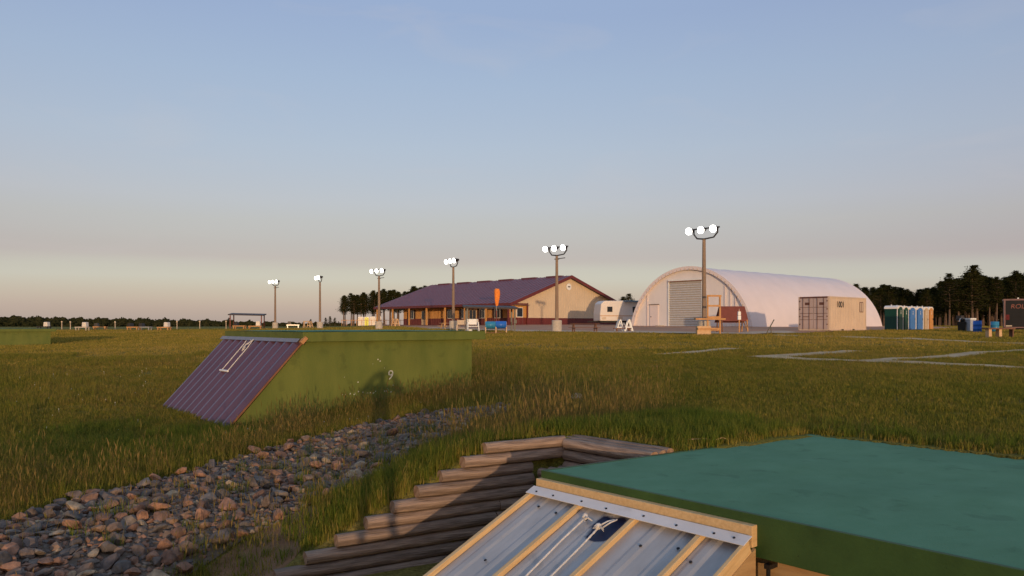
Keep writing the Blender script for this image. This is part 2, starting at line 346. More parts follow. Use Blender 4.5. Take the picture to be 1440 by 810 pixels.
def near_sheet_mat():
    m = mat('galvanised_sheet', (.36, .335, .32), .5, scale=2.2, col2=(.47, .44, .42), stretch=(.8, 3, 3), metal=.2, bump=.05, bscale=5)
    t = m.node_tree; b = t.nodes['Principled BSDF']; src = b.inputs['Base Color'].links[0].from_socket
    tcn = t.nodes.new('ShaderNodeTexCoord'); mp_ = t.nodes.new('ShaderNodeMapping'); mp_.vector_type = 'POINT'
    # splash of dark blue paint by the third batten (local x down the slope, y across)
    mp_.inputs['Location'].default_value = (.235 / .17, .965 / .15, 0); mp_.inputs['Scale'].default_value = (1 / .17, 1 / .15, 0)
    n = t.nodes.new('ShaderNodeTexNoise'); n.inputs['Scale'].default_value = 9; n.inputs['Detail'].default_value = 3
    t.links.new(tcn.outputs['Object'], n.inputs['Vector'])
    ad = t.nodes.new('ShaderNodeVectorMath'); ad.operation = 'MULTIPLY_ADD'; ad.inputs[1].default_value = (.9, .9, 0); t.links.new(n.outputs['Color'], ad.inputs[0])
    t.links.new(tcn.outputs['Object'], mp_.inputs[0]); t.links.new(mp_.outputs[0], ad.inputs[2])
    ln = t.nodes.new('ShaderNodeVectorMath'); ln.operation = 'LENGTH'
    sb = t.nodes.new('ShaderNodeVectorMath'); sb.operation = 'SUBTRACT'; sb.inputs[1].default_value = (.45, .45, 0); t.links.new(ad.outputs[0], sb.inputs[0]); t.links.new(sb.outputs[0], ln.inputs[0])
    r_ = t.nodes.new('ShaderNodeValToRGB'); r_.color_ramp.elements[0].position = .85; r_.color_ramp.elements[1].position = 1.05
    r_.color_ramp.elements[0].color = (1, 1, 1, 1); r_.color_ramp.elements[1].color = (0, 0, 0, 1); t.links.new(ln.outputs['Value'], r_.inputs[0])
    x = t.nodes.new('ShaderNodeMix'); x.data_type = 'RGBA'; t.links.new(r_.outputs[0], x.inputs[0]); t.links.new(src, x.inputs[6]); x.inputs[7].default_value = (.008, .016, .05, 1)
    t.links.new(x.outputs[2], b.inputs['Base Color'])
    iv = t.nodes.new('ShaderNodeMath'); iv.operation = 'MULTIPLY_ADD'; t.links.new(r_.outputs[0], iv.inputs[0]); iv.inputs[1].default_value = -.2; iv.inputs[2].default_value = .2; t.links.new(iv.outputs[0], b.inputs['Metallic'])
    return m
M_SHEET = near_sheet_mat()

def weather(m, stain=(.78, 1.08), speck=.35):
    # big soft stains and fine dirt specks multiplied over a paint
    t = m.node_tree; b = t.nodes['Principled BSDF']; src = b.inputs['Base Color'].links[0].from_socket; tcn = t.nodes.new('ShaderNodeTexCoord')
    for sc_, det, p0, p1, lo_, hi_ in ((.8, 6, .35, .62, stain[0], stain[1]), (70, 2, .70, .76, 1.0, 1 - speck), (3.5, 9, .60, .68, 1.0, .84)):
        n = t.nodes.new('ShaderNodeTexNoise'); n.inputs['Scale'].default_value = sc_; n.inputs['Detail'].default_value = det; n.inputs['Distortion'].default_value = .4; t.links.new(tcn.outputs['Object'], n.inputs['Vector'])
        mr = t.nodes.new('ShaderNodeMapRange'); mr.inputs[1].default_value = p0; mr.inputs[2].default_value = p1; mr.inputs[3].default_value = lo_; mr.inputs[4].default_value = hi_; t.links.new(n.outputs['Fac'], mr.inputs[0])
        x = t.nodes.new('ShaderNodeVectorMath'); x.operation = 'SCALE'; t.links.new(src, x.inputs[0]); t.links.new(mr.outputs[0], x.inputs['Scale']); src = x.outputs[0]
    t.links.new(src, b.inputs['Base Color'])
weather(M_ROOF_GREEN, (.92, 1.04), .3); weather(M_GREEN_WALL, (.93, 1.04), .3); weather(M_FASCIA, (.85, 1.08), .4); weather(M_PLY, (.85, 1.05), .4); weather(M_SHEET, (.84, 1.05), .3); weather(M_FLASH, (.88, 1.03), .4)
M_OLDW = mat('faded_white_paint', (.46, .45, .36), .7, var=.3, scale=25)

# ------------------------------------------------------------------ near bunker (only its roof and hatch stand above the ground)
bunker = thing('trap_bunker', 'low bunker with flat green roof and timber ribbed metal hatch in the foreground', 'bunker', (A0[0], A0[1], 0), ROT)
LX, LY, FH, SLP = 4.56, 4.7, .278, -.0252
mb = MB(); nxx, nyy = 24, 24; vs_ = []
for j in range(nyy + 1):
    for i in range(nxx + 1):
        x, y = LX * i / nxx, -LY * j / nyy
        vs_.append((x, y, SLP * x + .004 * math.sin(3 * x + y) * math.sin(2.3 * y)))
mb._add(vs_, [(j * (nxx + 1) + i, (j + 1) * (nxx + 1) + i, (j + 1) * (nxx + 1) + i + 1, j * (nxx + 1) + i + 1) for j in range(nyy) for i in range(nxx)])
mb.build('roof', M_ROOF_GREEN, bunker, smooth=True)
def bd(x0, x1, y0, y1, zt0, zt1, h):          # board with a sloping top
    return MB().hexa([(x0, y0, zt0 - h), (x1, y0, zt1 - h), (x1, y1, zt1 - h), (x0, y1, zt0 - h), (x0, y0, zt0), (x1, y0, zt1), (x1, y1, zt1), (x0, y1, zt0)])
bd(-.036, -.001, -LY, .036, .004, .004, FH).build('fascia_board', M_FASCIA, bunker, bevel=.004)
bd(0, LX, .001, .037, .004, .004 + SLP * LX, FH).build('fascia_board', M_FASCIA, bunker, bevel=.004)
bd(LX + .001, LX + .037, -LY, .036, .004 + SLP * LX, .004 + SLP * LX, FH).build('fascia_board', M_FASCIA, bunker, bevel=.004)
for (y0, y1) in ((-LY + .1, -3.45), (-3.44, -2.07)):
    MB().box(.05, .068, y0, y1, -1.25, -.28).build('plywood_panel', M_PLY, bunker)
MB().box(.069, .12, -LY + .1, -.1, -1.3, -.30).box(.12, LX - .15, -.19, -.1, -1.3, -.42).box(.12, LX - .15, -LY + .1, -LY + .19, -1.3, -.42).box(LX - .15, LX - .06, -LY + .1, -.1, -1.3, -.42).build('wall', M_PLY, bunker)
MB().tube([(-.03, -2.11, -.31), (-.03, -2.11, -.43)], .014, 8).box(-.05, .05, -2.13, -2.09, -.33, -.30).build('bolt', M_BLACK, bunker)
MB().box(-.10, -.037, -2.035, .03, -.20, -.058).build('header_board', M_LUMBER, bunker, bevel=.004)
SL = R(24.0); hatch_o = (-.095, 0, -.115)
LEN = 2.45
lid = bpy.data.objects.new('hatch', None)
# sheet in the hatch's own frame: x up-slope is 0 at the header and runs negative down the slope
mb = MB(); prof = []
y = 0.0
while y < 2.0:
    prof += [(-y, 0), (-min(y + .10, 2.0), 0), (-min(y + .13, 2.0), .008), (-min(y + .18, 2.0), .008), (-min(y + .21, 2.0), 0)]; y += .235
prof = [p for i, p in enumerate(prof) if i == 0 or p != prof[i - 1]]
vs_ = [(0.0, a_, b_) for a_, b_ in prof] + [(-LEN, a_, b_) for a_, b_ in prof]; n = len(prof)
mb._add(vs_, [(i, i + 1, n + i + 1, n + i) for i in range(n - 1)])
lid = mb.build('hatch', M_SHEET, bunker); lid.location = hatch_o; lid.rotation_euler = (0, -SL, 0)
lid['label'] = 'ribbed metal sheet hatch with dark blue paint splash'
lid.location.z -= .045
for k, yy in enumerate((0.0, -.56, -1.125, -1.70, -2.02)):
    big = k == 4
    MB().box(-LEN, -.055, yy - (.022 if not big else .03), yy + (.02 if not big else .0), .004 if not big else -.06, .045 if not big else .052).build('batten', M_LUMBER, lid, bevel=.004)
fl = MB().box(-.115, -.008, -2.05, .03, .048, .054).build('flashing', M_FLASH, lid, bevel=.002)
for yy in (-.07, -.27, -.58, -.85, -1.2, -1.5, -1.8, -1.95):
    MB().lathe([(.0095, 0), (.009, .005), (.004, .008)], 8, (-.072 + .008 * math.sin(yy * 9), yy, .054)).build('screw', M_SCREW, fl)
for xx, yy in ((-.2, -.2), (-.22, -.42), (-.21, -.74), (-.9, -.3), (-.98, -.84), (-.32, -1.35), (-.25, -1.62), (-1.1, -1.45), (-.34, -1.78), (-1.5, -.3)):
    MB().lathe([(.012, 0), (.011, .005), (.005, .009)], 8, (xx, yy, .013)).build('screw', M_SCREW, lid)
for y0, y1 in ((-.02, .0), (-2.055, -2.035)):  # cheek boards that close the hatch's sides
    MB().prism([(-.09, -.20), (-.09, -1.25), (-2.2, -1.25), (-2.2, -1.16)], y0, y1, lambda a_, b_, e: (a_, e, b_)).build('cheek_board', M_PLY, bunker)
def rope(name, pts, rad, parent, tassel=None):
    # resampled twisted rope: three strands read as a bumpy tube
    P = [Vector(p) for p in pts]; out = []
    for i in range(len(P) - 1):
        for k in range(14): out.append(P[i].lerp(P[i + 1], k / 14))
    out.append(P[-1]); mb = MB(); mb.tube(out, [rad * (1 + .18 * math.sin(i * 2.1)) for i in range(len(out))], 6)
    if tassel:
        c = P[0]; mb.lathe([(.001, -.028), (.017, -.02), (.024, 0), (.02, .015), (.001, .026)], 10, tuple(c + Vector((0, 0, .012))))
        for k in range(tassel):
            a_ = random.uniform(-1.2, 1.2); l_ = random.uniform(.05, .09)
            q = c + Vector((-l_ * math.cos(a_) * .6, l_ * math.sin(a_) - .02, random.uniform(.0, .03)))
            mb.tube([c, (c + q) / 2 + Vector((0, 0, .015)), q], [.004, .0035, .002], 5)
    return mb.build(name, M_ROPE, parent, smooth=True)
rope('rope', [(-.205, -.735, .03), (-.5, -.735, .021), (-1.0, -.78, .021), (-1.7, -.83, .021)], .0075, lid, 9)
rope('rope', [(-.27, -.925, .03), (-.5, -.935, .021), (-1.0, -.965, .021), (-1.7, -1.01, .021)], .0075, lid, 11)
MB().tube([(-.15, -.985, .03), (-.19, -.95, .035), (-.25, -.915, .03)], .007, 6).tube([(-.14, -1.0, .03), (-.2, -.985, .04), (-.26, -.955, .03)], .006, 6).build('rope_knot', M_ROPE, lid, smooth=True)

# ------------------------------------------------------------------ green trap houses with sloping purple hatch
M_PURPLE = mat('purple_ribbed_steel', (.085, .040, .064), .34, var=.2, scale=2, metal=.3, spec=.7, stretch=(.3, 2, 1))
M_GREYM = mat('grey_flashing', (.22, .20, .21), .45, var=.1, metal=.4)
HL, HW, HF, HDROP, HRUN = 4.66, 4.82, .19, 1.67, 1.53
def trap_house(label, loc, rz, number=None):
    t = thing('trap_house', label, 'trap house', loc, rz)        # origin: roof corner, roof underside at z = 0
    mb = MB().box(0, HL, 0, HW, .0, HF - .003); mb.build('roof_frame', M_FASCIA, t)
    mb = MB(); n_ = 10
    vs_ = [(HL * i / n_ + (0 if 0 < i < n_ else (-.03 if i == 0 else .03)), HW * j / n_ + (0 if 0 < j < n_ else (-.03 if j == 0 else .03)), HF + .01 + .004 * math.sin(i * 1.7 + j)) for j in range(n_ + 1) for i in range(n_ + 1)]
    mb._add(vs_, [(j * (n_ + 1) + i, j * (n_ + 1) + i + 1, (j + 1) * (n_ + 1) + i + 1, (j + 1) * (n_ + 1) + i) for j in range(n_) for i in range(n_)]).build('roof', M_ROOF_GREEN, t)
    for a_ in ((-.032, HL + .032, -.032, -.002), (-.032, HL + .032, HW + .002, HW + .032), (HL + .002, HL + .031, 0, HW), (-.031, -.002, 0, HW)):
        MB().box(*a_, -.012, HF).build('fascia_board', M_GREEN_WALL, t, bevel=.004)
    y0, y1, x1 = .07, HW - .07, HL - .33
    for yy, e in ((y0, .02), (y1, -.02)):                         # side walls follow the hatch slope
        MB().prism([(.05, -.01), (x1, -.01), (x1, -2.6), (-HRUN * .97 - .3, -2.6), (-HRUN * .97, -HDROP - .04)], yy, yy + e, lambda a_, b_, e_: (a_, e_, b_)).build('side_wall', M_GREEN_WALL, t)
    MB().box(x1 - .001, x1 + .02, y0, y1, -2.6, -.011).build('back_wall', M_GREEN_WALL, t)
    ln = math.hypot(HRUN, HDROP); an = math.atan2(HDROP, HRUN)
    # hatch sheet with raised ribs, local x runs down the slope
    prof = []; pitch = HW / 11
    for k in range(11):
        b_ = k * pitch; prof += [(b_, 0), (b_ + .16, 0), (b_ + .235, .085), (b_ + .315, .085), (b_ + .39, 0)]
    prof.append((HW, 0)); n = len(prof); mb = MB()
    mb._add([(0, a_, b_) for a_, b_ in prof] + [(ln, a_, b_) for a_, b_ in prof], [(i, i + 1, n + i + 1, n + i) for i in range(n - 1)])
    h = mb.build('hatch', M_PURPLE, t); h.rotation_euler = (0, math.pi - an, 0); h.location = (-.04, HW, -.01)
    h.rotation_euler = (0, 0, math.pi); h.rotation_euler = Matrix.Rotation(math.pi, 3, 'Z').to_euler()
    h.matrix_local = Matrix.Translation((-.04, HW, -.02)) @ Matrix.Rotation(math.pi, 4, 'Z') @ Matrix.Rotation(an, 4, 'Y')
    MB().box(-.02, .08, -.02, HW + .02, .088, .094).build('flashing', M_GREYM, h)
    MB().box(0, ln, HW - .005, HW + .010, -.03, .006).build('edge_board', M_DARKW0, h)
    MB().box(0, ln, -.010, .005, -.03, .006).build('edge_board', M_DARKW0, h)
    MB().box(-.12, .04, HW - .02, HW + .10, -.02, .05).build('timber_end', M_WOODRED, h)
    rope('rope', [(.1, 1.95, .10), (.2, 2.0, .10), (1.02, 2.08, .098)], .011, h)
    rope('rope', [(.06, 2.35, .105), (.3, 2.42, .10), (1.0, 2.48, .098)], .011, h)
    MB().tube([(1.02, 2.02, .11), (1.02, 2.54, .11)], .024, 8).build('rope_handle', M_WHITE, h)
    mb = MB()
    for k in range(6):
        a_ = k * 1.3; mb.tube([(.08 + .05 * k, 2.2 + .06 * math.sin(a_), .10), (.11 + .05 * k, 2.27 + .07 * math.cos(a_), .11), (.16 + .05 * k, 2.2 + .06 * math.sin(a_ + 1), .10)], .013, 5)
    mb.build('rope_loops', M_ROPE, h)
    if number:
        text_mesh(number, .30, 'house_number', M_OLDW, t, (2.08, y0 - .008, -.80), (R(90), 0, 0), .003, .12)
        rr = random.Random(3)
        for k in range(26):
            x = rr.uniform(.9, 2.2); z = -1.12 - rr.uniform(0, .06) if k < 18 else -rr.uniform(.3, 1.1); s_ = rr.uniform(.006, .016)
            MB()._add([(x - s_, y0 - .006, z - s_), (x + s_, y0 - .006, z - s_ * .6), (x + s_ * .7, y0 - .006, z + s_), (x - s_ * .6, y0 - .006, z + s_)], [(0, 1, 2, 3)]).build('paint_speck', M_OLDW, t)
    return t
zb = EYE - .34
trap_house('olive green trap house numbered 9 with sloping purple ribbed hatch', (H2[0], H2[1], zb), 38.6, '9')
p3 = H2 + 50.7 * (-V_); trap_house('distant green trap house at the left edge of the field', (p3[0], p3[1], EYE - .47), 40.0)

# ------------------------------------------------------------------ log retaining wall
def log_mats():
    side = mat('weathered_log', (.085, .054, .038), .9, scale=3.4, col2=(.37, .255, .185), stretch=(.8, 11, 11), bump=.8, bscale=7, detail=8, rand=.22)
    end = mat('log_end_grain', (.17, .085, .042), .85, scale=14, col2=(.36, .23, .14), bump=.3, bscale=30, rand=.15)
    return [side, end]
LM = log_mats()
wall = thing('log_retaining_wall', 'stepped retaining wall of weathered round logs beside the bunker', 'log wall', (Q0[0], Q0[1], 0))
def log(p, q, zt, d=.128, seed=0, flat=True):
    d = d * (1 + .07 * math.sin(seed * 12.9))
    """one landscaping log from p to q (XY), top at zt; its own object with x along the log"""
    rr = random.Random(seed); p = np.array(p); q = np.array(q); L_ = float(np.linalg.norm(q - p)); n = 14; m_ = max(4, int(L_ / .12)); mb = MB(); vs_ = []
    for i in range(m_ + 1):
        x = L_ * i / m_
        for k in range(n):
            t = 2 * math.pi * k / n + .1
            nz_ = mnoise.noise((x * 1.5 + seed * 7, math.cos(t) * .9, math.sin(t) * .9 + seed)) * .006 + mnoise.noise((x * 6 + seed, math.cos(t) * 3, math.sin(t) * 3)) * .0025
            r_ = d / 2 + nz_
            if i in (0, m_): r_ *= .95
            c_, s_ = math.cos(t) * r_ * 1.06, math.sin(t) * r_
            lim = d * .44
            s_ = max(-lim, min(lim, s_)) if flat else s_
            vs_.append((x + (rr.uniform(-.004, .004) if i in (0, m_) else 0), c_, s_))
    fs = [(i * n + k, i * n + (k + 1) % n, (i + 1) * n + (k + 1) % n, (i + 1) * n + k) for i in range(m_) for k in range(n)]
    mb._add(vs_, fs); mb._add([vs_[k] for k in range(n)], [tuple(range(n))[::-1]], 1); mb._add([vs_[m_ * n + k] for k in range(n)], [tuple(range(n))], 1)
    o = mb.build('log', LM, wall, smooth=True)
    dlt = q - p; o.location = (p[0] - Q0[0], p[1] - Q0[1], zt - d * .44); o.rotation_euler = (0, rr.uniform(-.004, .004), math.atan2(dlt[1], dlt[0])); return o
NIN = np.array([-WING[1], WING[0]])          # towards the pit
if NIN @ V_ < 0: NIN = -NIN
for i in range(11):
    z_ = .01 - .1215 * i; off = NIN * (.012 * math.sin(i * 2.3) + .006 * i)
    s0 = -.02 if i < 2 else (.42 if i < 5 else 0.9 - .05 * (i % 2))
    log(Q0 + WING * LOG_T[i] + off, Q0 + WING * s0 + off, z_, seed=i + 1)
    if i >= 5: log(Q0 + WING * (s0 - .012) + off, Q0 + WING * .3 + off, z_, seed=40 + i)
for j in range(3):                           # back wall: top courses run to the bunker's roof
    for i in range(3 if j == 0 else 1):
        c_ = Q0 - NIN * 0 + W_ * (.125 * j) + V_ * (.07 if j == 0 else -.03 * j)
        log(c_, c_ + V_ * (float((c_ - A0) @ (-V_)) - .045), -.012 - .1215 * i + .004 * j, seed=60 + 5 * j + i)
for i in range(4):                            # lower step inside the corner
    for j in range(3 if i == 0 else 1):
        c_ = Q0 + WING * (.36 - .125 * j) + V_ * .1
        log(c_, c_ + V_ * (.62 + .1 * j), -.30 - .1215 * i, seed=90 + i * 5 + j)

# ------------------------------------------------------------------ rock bed in the drainage swale
def rock_mesh(seed, sub=2):
    bm = bmesh.new(); bmesh.ops.create_icosphere(bm, subdivisions=sub, radius=1.0); rr = random.Random(seed)
    sc_ = Vector((rr.uniform(.85, 1.25), rr.uniform(.65, 1.0), rr.uniform(.5, .8)))
    planes = [(Vector((rr.gauss(0, 1), rr.gauss(0, 1), rr.gauss(0, 1))).normalized(), rr.uniform(.42, .78)) for _ in range(11)]
    for v in bm.verts:
        p = v.co.copy()
        for n_, d_ in planes:
            k = p.dot(n_) - d_
            if k > 0: p -= n_ * k
        p += Vector((mnoise.noise(p * 2.2 + Vector((seed, 0, 0))), mnoise.noise(p * 2.2 + Vector((0, seed, 0))), mnoise.noise(p * 2.2 + Vector((0, 0, seed))))) * .05
        v.co = Vector((p.x * sc_.x, p.y * sc_.y, p.z * sc_.z))
    me = bpy.data.meshes.new('rock'); bm.to_mesh(me); bm.free(); return me
def rock_mat():
    m = bpy.data.materials.new('field_stone'); m.use_nodes = True; t = m.node_tree; b = t.nodes['Principled BSDF']; b.inputs['Roughness'].default_value = .8; b.inputs['Specular IOR Level'].default_value = .25
    oi = t.nodes.new('ShaderNodeObjectInfo'); g = t.nodes.new('ShaderNodeNewGeometry'); ad = t.nodes.new('ShaderNodeMath'); ad.operation = 'ADD'
    t.links.new(oi.outputs['Random'], ad.inputs[0]); t.links.new(g.outputs['Random Per Island'], ad.inputs[1])
    fr = t.nodes.new('ShaderNodeMath'); fr.operation = 'FRACT'; t.links.new(ad.outputs[0], fr.inputs[0])
    r_ = t.nodes.new('ShaderNodeValToRGB'); cs = [(.17, .135, .118), (.28, .165, .115), (.12, .11, .108), (.33, .19, .13), (.20, .175, .155), (.18, .11, .08), (.125, .115, .11), (.26, .18, .13), (.15, .125, .11), (.33, .185, .12), (.14, .115, .105), (.25, .15, .105), (.40, .31, .21)]
    r_.color_ramp.interpolation = 'CONSTANT'
    while len(r_.color_ramp.elements) < len(cs): r_.color_ramp.elements.new(.5)
    for i, (el, c) in enumerate(zip(r_.color_ramp.elements, cs)): el.position = i / len(cs); el.color = (*c, 1)
    t.links.new(fr.outputs[0], r_.inputs[0])
    n = t.nodes.new('ShaderNodeTexNoise'); n.inputs['Scale'].default_value = 14; n.inputs['Detail'].default_value = 6; t.links.new(g.outputs['Position'], n.inputs['Vector'])
    r2 = t.nodes.new('ShaderNodeValToRGB'); r2.color_ramp.elements[0].position = .3; r2.color_ramp.elements[1].position = .72; r2.color_ramp.elements[0].color = (.55, .50, .46, 1); r2.color_ramp.elements[1].color = (1.15, 1.06, .98, 1)
    t.links.new(n.outputs['Fac'], r2.inputs[0])
    x = t.nodes.new('ShaderNodeMix'); x.data_type = 'RGBA'; x.blend_type = 'MULTIPLY'; x.inputs[0].default_value = 1; t.links.new(r_.outputs[0], x.inputs[6]); t.links.new(r2.outputs[0], x.inputs[7])
    t.links.new(x.outputs[2], b.inputs['Base Color'])
    bp = t.nodes.new('ShaderNodeBump'); bp.inputs['Strength'].default_value = .7; bp.inputs['Distance'].default_value = .01
    n2 = t.nodes.new('ShaderNodeTexNoise'); n2.inputs['Scale'].default_value = 45; n2.inputs['Detail'].default_value = 5; t.links.new(g.outputs['Position'], n2.inputs['Vector']); t.links.new(n2.outputs['Fac'], bp.inputs['Height']); t.links.new(bp.outputs[0], b.inputs['Normal'])
    return m
M_ROCK = rock_mat(); RM = [rock_mesh(s) for s in range(14)]
for me in RM: me.materials.append(M_ROCK)
ROCK_PX_TOP = [(-120, 790), (0, 738), (150, 692), (300, 655), (400, 628), (490, 603), (590, 583), (660, 575), (716, 571)]
ROCK_PX_BOT = [(720, 579), (668, 594), (640, 612), (560, 662), (500, 692), (440, 705), (400, 735), (340, 760), (280, 790), (240, 840), (100, 870), (-160, 860)]
ROCK_POLY = [gp(*p) for p in ROCK_PX_TOP + ROCK_PX_BOT]
M_SILT = mat('dark_silt', (.085, .062, .045), .95, scale=9, col2=(.16, .11, .075), coords='World', bump=.5, bscale=30)
top = [gp(*p) for p in ROCK_PX_TOP]; bot = [gp(*p) for p in [(-160, 860), (60, 870), (240, 825), (340, 762), (430, 712), (500, 690), (600, 638), (660, 603), (716, 580)]]
bed = drape('rock_bed', (top, bot), M_SILT, .012, step=.3); bed['kind'] = 'structure'
pr = np.array(ROCK_POLY); lo, hi = pr.min(0), pr.max(0); placed = []
cand = RNG.uniform(lo, hi, (60000, 2)); cand = cand[in_poly(cand[:, 0], cand[:, 1], ROCK_POLY)]
def place(cand, rmin, rmax, k, pack):
    out = []; cell = {}
    for i, (x, y) in enumerate(cand):
        r_ = rmin + (rmax - rmin) * RNG.random() ** 2.2; ok = True; ci = (int(x / .3), int(y / .3))
        for a_ in range(-1, 2):
            for b_ in range(-1, 2):
                for (x2, y2, r2) in cell.get((ci[0] + a_, ci[1] + b_), ()):
                    if (x - x2) ** 2 + (y - y2) ** 2 < (pack * (r_ + r2)) ** 2: ok = False; break
        if ok:
            out.append((x, y, r_)); cell.setdefault(ci, []).append((x, y, r_))
            if len(out) >= k: break
    return out
bigs = place(cand, .048, .135, 8000, .50)
inv = [b_ for b_ in bigs if b_[1] > 5.0]
view = sorted(inv, key=lambda b_: -b_[2] / b_[1])
ind = view[:300]; rest = view[300:]
for (x, y, r_) in ind:
    o = bpy.data.objects.new('rock', RM[RNG.integers(14)]); COL.objects.link(o); o.parent = bed
    o.location = (x, y, hz(x, y) + r_ * RNG.uniform(.2, .75)); o.scale = (r_,) * 3; o.rotation_euler = (RNG.uniform(-.5, .5), RNG.uniform(-.5, .5), RNG.uniform(0, 6.28))
RL = [rock_mesh(s + 50, 1) for s in range(8)]
small = rest + [(x, y, r_) for x, y, r_ in place(cand[::-1], .022, .055, 2600, .7)]
mb_v = []; mb_f = []
for (x, y, r_) in small:
    src = RL[RNG.integers(8)]; rot = Matrix.Rotation(RNG.uniform(0, 6.28), 3, 'Z') @ Matrix.Rotation(RNG.uniform(-.6, .6), 3, 'X'); n0 = len(mb_v); z0 = hz(x, y) + r_ * .3
    for v in src.vertices: p = rot @ v.co * r_; mb_v.append((x + p.x, y + p.y, z0 + p.z))
    for f in src.polygons: mb_f.append(tuple(i + n0 for i in f.vertices))
me = bpy.data.meshes.new('small_rocks'); me.from_pydata(mb_v, [], mb_f); me.materials.append(M_ROCK)
o = bpy.data.objects.new('small_rocks', me); COL.objects.link(o); o.parent = bed; o['kind'] = 'stuff'
M_SOIL = mat('bare_red_soil', (.15, .075, .035), .95, scale=5, col2=(.21, .115, .055), coords='World', bump=.6, bscale=25)
drape('bare_soil', ([gp(*p) for p in [(290, 800), (350, 758), (425, 714), (468, 709)]], [gp(*p) for p in [(390, 835), (415, 785), (446, 748), (472, 712)]]), M_SOIL, .008, step=.25)
# pale boulder and a few stones in the far dry grass
for (px, py, r_, lab) in ((811, 566, .17, 'pale boulder alone in the dry grass beyond the log wall'), (300, 583, .07, None)):
    if lab:
        g_ = gp(px, py); o = bpy.data.objects.new('boulder', RM[3].copy()); COL.objects.link(o); o.location = (g_[0], g_[1], hz(*g_) + .1); o.scale = (r_,) * 3
        m_ = mat('pale_stone', (.46, .36, .28), .85, scale=6, bump=.4); o.data.materials.clear(); o.data.materials.append(m_); tag(o, lab, 'boulder')

# ------------------------------------------------------------------ clubhouse
M_CREAM = mat('cream_steel_siding', (.56, .43, .29), .5, scale=.6, var=.06)
M_BURG = mat('burgundy_steel', (.13, .028, .026), .45, var=.12, scale=1)
M_CEDAR = mat('orange_cedar_siding', (.44, .20, .06), .6, scale=1.5, col2=(.60, .32, .11), stretch=(1, 1, .2))
M_CROOF = mat('plum_steel_roof', (.145, .050, .062), .42, var=.1, scale=.7, metal=.2)
M_SHUT = mat('dark_shutter', (.05, .022, .018), .5, var=.2)
M_GLASS = mat('dark_glass', (.02, .022, .026), .08, var=.2, spec=.6)
M_SOFFIT = mat('soffit', (.16, .11, .085), .7, var=.1)
M_TAN = mat('tan_trim', (.55, .42, .30), .6, var=.08)
C0 = at(716, 100.0); CW, CL, CE, CR_, PD = 21.8, 33.0, 3.0, 6.9, 3.25
club = thing('clubhouse', 'long clubhouse with plum metal roof and cream gable end', 'building', (C0[0], C0[1], 1.22), ROT)
def ribbed(mb, p, q, z0, z1fn, pitch, depth, nrm, mi=0):
    """vertical ribbed panel wall from p to q, top given by z1fn(t)"""
    p = np.array(p, float); q = np.array(q, float); L_ = np.linalg.norm(q - p); n = int(L_ / pitch); nrm = np.array(nrm)
    for k in range(n):
        for (a_, b_, o0, o1) in ((0, .78, 0, 0), (.78, .84, 0, depth), (.84, .94, depth, depth), (.94, 1.0, depth, 0)):
            t0, t1 = (k + a_) / n, (k + b_) / n; P0 = p + (q - p) * t0 + nrm * o0; P1 = p + (q - p) * t1 + nrm * o1
            mb._add([(P0[0], P0[1], z0), (P1[0], P1[1], z0), (P1[0], P1[1], z1fn(t1)), (P0[0], P0[1], z1fn(t0))], [(0, 1, 2, 3)], mi)
    return mb
def rake(x): return CE + (CR_ - CE) * (1 - abs(x - CW / 2) / (CW / 2)) - .12
ribbed(MB(), (PD, 0), (CW - .3, 0), 1.0, lambda t: rake(PD + (CW - .3 - PD) * t), .46, .04, (0, -1)).build('gable_wall', M_CREAM, club)
ribbed(MB(), (PD, -.02), (CW - .3, -.02), 0, lambda t: 1.0, .46, .04, (0, -1)).build('wainscot', M_BURG, club)
MB().box(PD, CW - .3, -.085, -.02, .98, 1.05).build('trim', M_TAN, club)
ribbed(MB(), (PD, .05), (PD, CL - 3), 1.0, lambda t: CE + .6, .35, .03, (-1, 0)).build('front_wall', M_CEDAR, club)
ribbed(MB(), (PD - .03, .05), (PD - .03, CL - 3), 0, lambda t: 1.02, .46, .03, (-1, 0)).build('wainscot', M_BURG, club)
MB().box(PD, CW - .3, .02, .2, 0, CE).box(PD + .05, PD + .2, .2, CL - 3, 0, CE).box(CW - .5, CW - .3, .2, CL - 3, 0, CE).box(PD, CW - .3, CL - 3.2, CL - 3, 0, CE).build('wall_core', M_CREAM, club)
for yy in (0, CL - 3.05):   # gable infill above the porch corner
    pass
MB().prism([(0.02, CE - .1), (PD, CE - .1), (PD, rake(PD)), (.02, rake(.02))], -.03, .0, lambda a_, b_, e: (a_, e, b_)).build('porch_gable', M_CREAM, club)
def slope(name, x0, x1):
    """one roof slope with standing ribs: x0 eave, x1 ridge"""
    mb = MB(); ye0, ye1 = -.7, CL + .3; n = int((ye1 - ye0) / .9); zz = lambda x: CE + (CR_ - CE) * (1 - abs(x - CW / 2) / (CW / 2))
    mb.hexa([(x0, ye0, zz(x0) - .14), (x1, ye0, zz(x1) - .14), (x1, ye1, zz(x1) - .14), (x0, ye1, zz(x0) - .14), (x0, ye0, zz(x0)), (x1, ye0, zz(x1)), (x1, ye1, zz(x1)), (x0, ye1, zz(x0))])
    for k in range(n + 1):
        y = ye0 + .1 + k * .9
        if y > ye1 - .1: break
        mb.hexa([(x0, y - .04, zz(x0) - .02), (x1, y - .04, zz(x1) - .02), (x1, y + .04, zz(x1) - .02), (x0, y + .04, zz(x0) - .02), (x0, y - .02, zz(x0) + .05), (x1, y - .02, zz(x1) + .05), (x1, y + .02, zz(x1) + .05), (x0, y + .02, zz(x0) + .05)])
    return mb.build(name, M_CROOF, club)
slope('roof_slope', -.35, CW / 2); slope('roof_slope', CW + .35, CW / 2)
zz = lambda x: CE + (CR_ - CE) * (1 - abs(x - CW / 2) / (CW / 2))
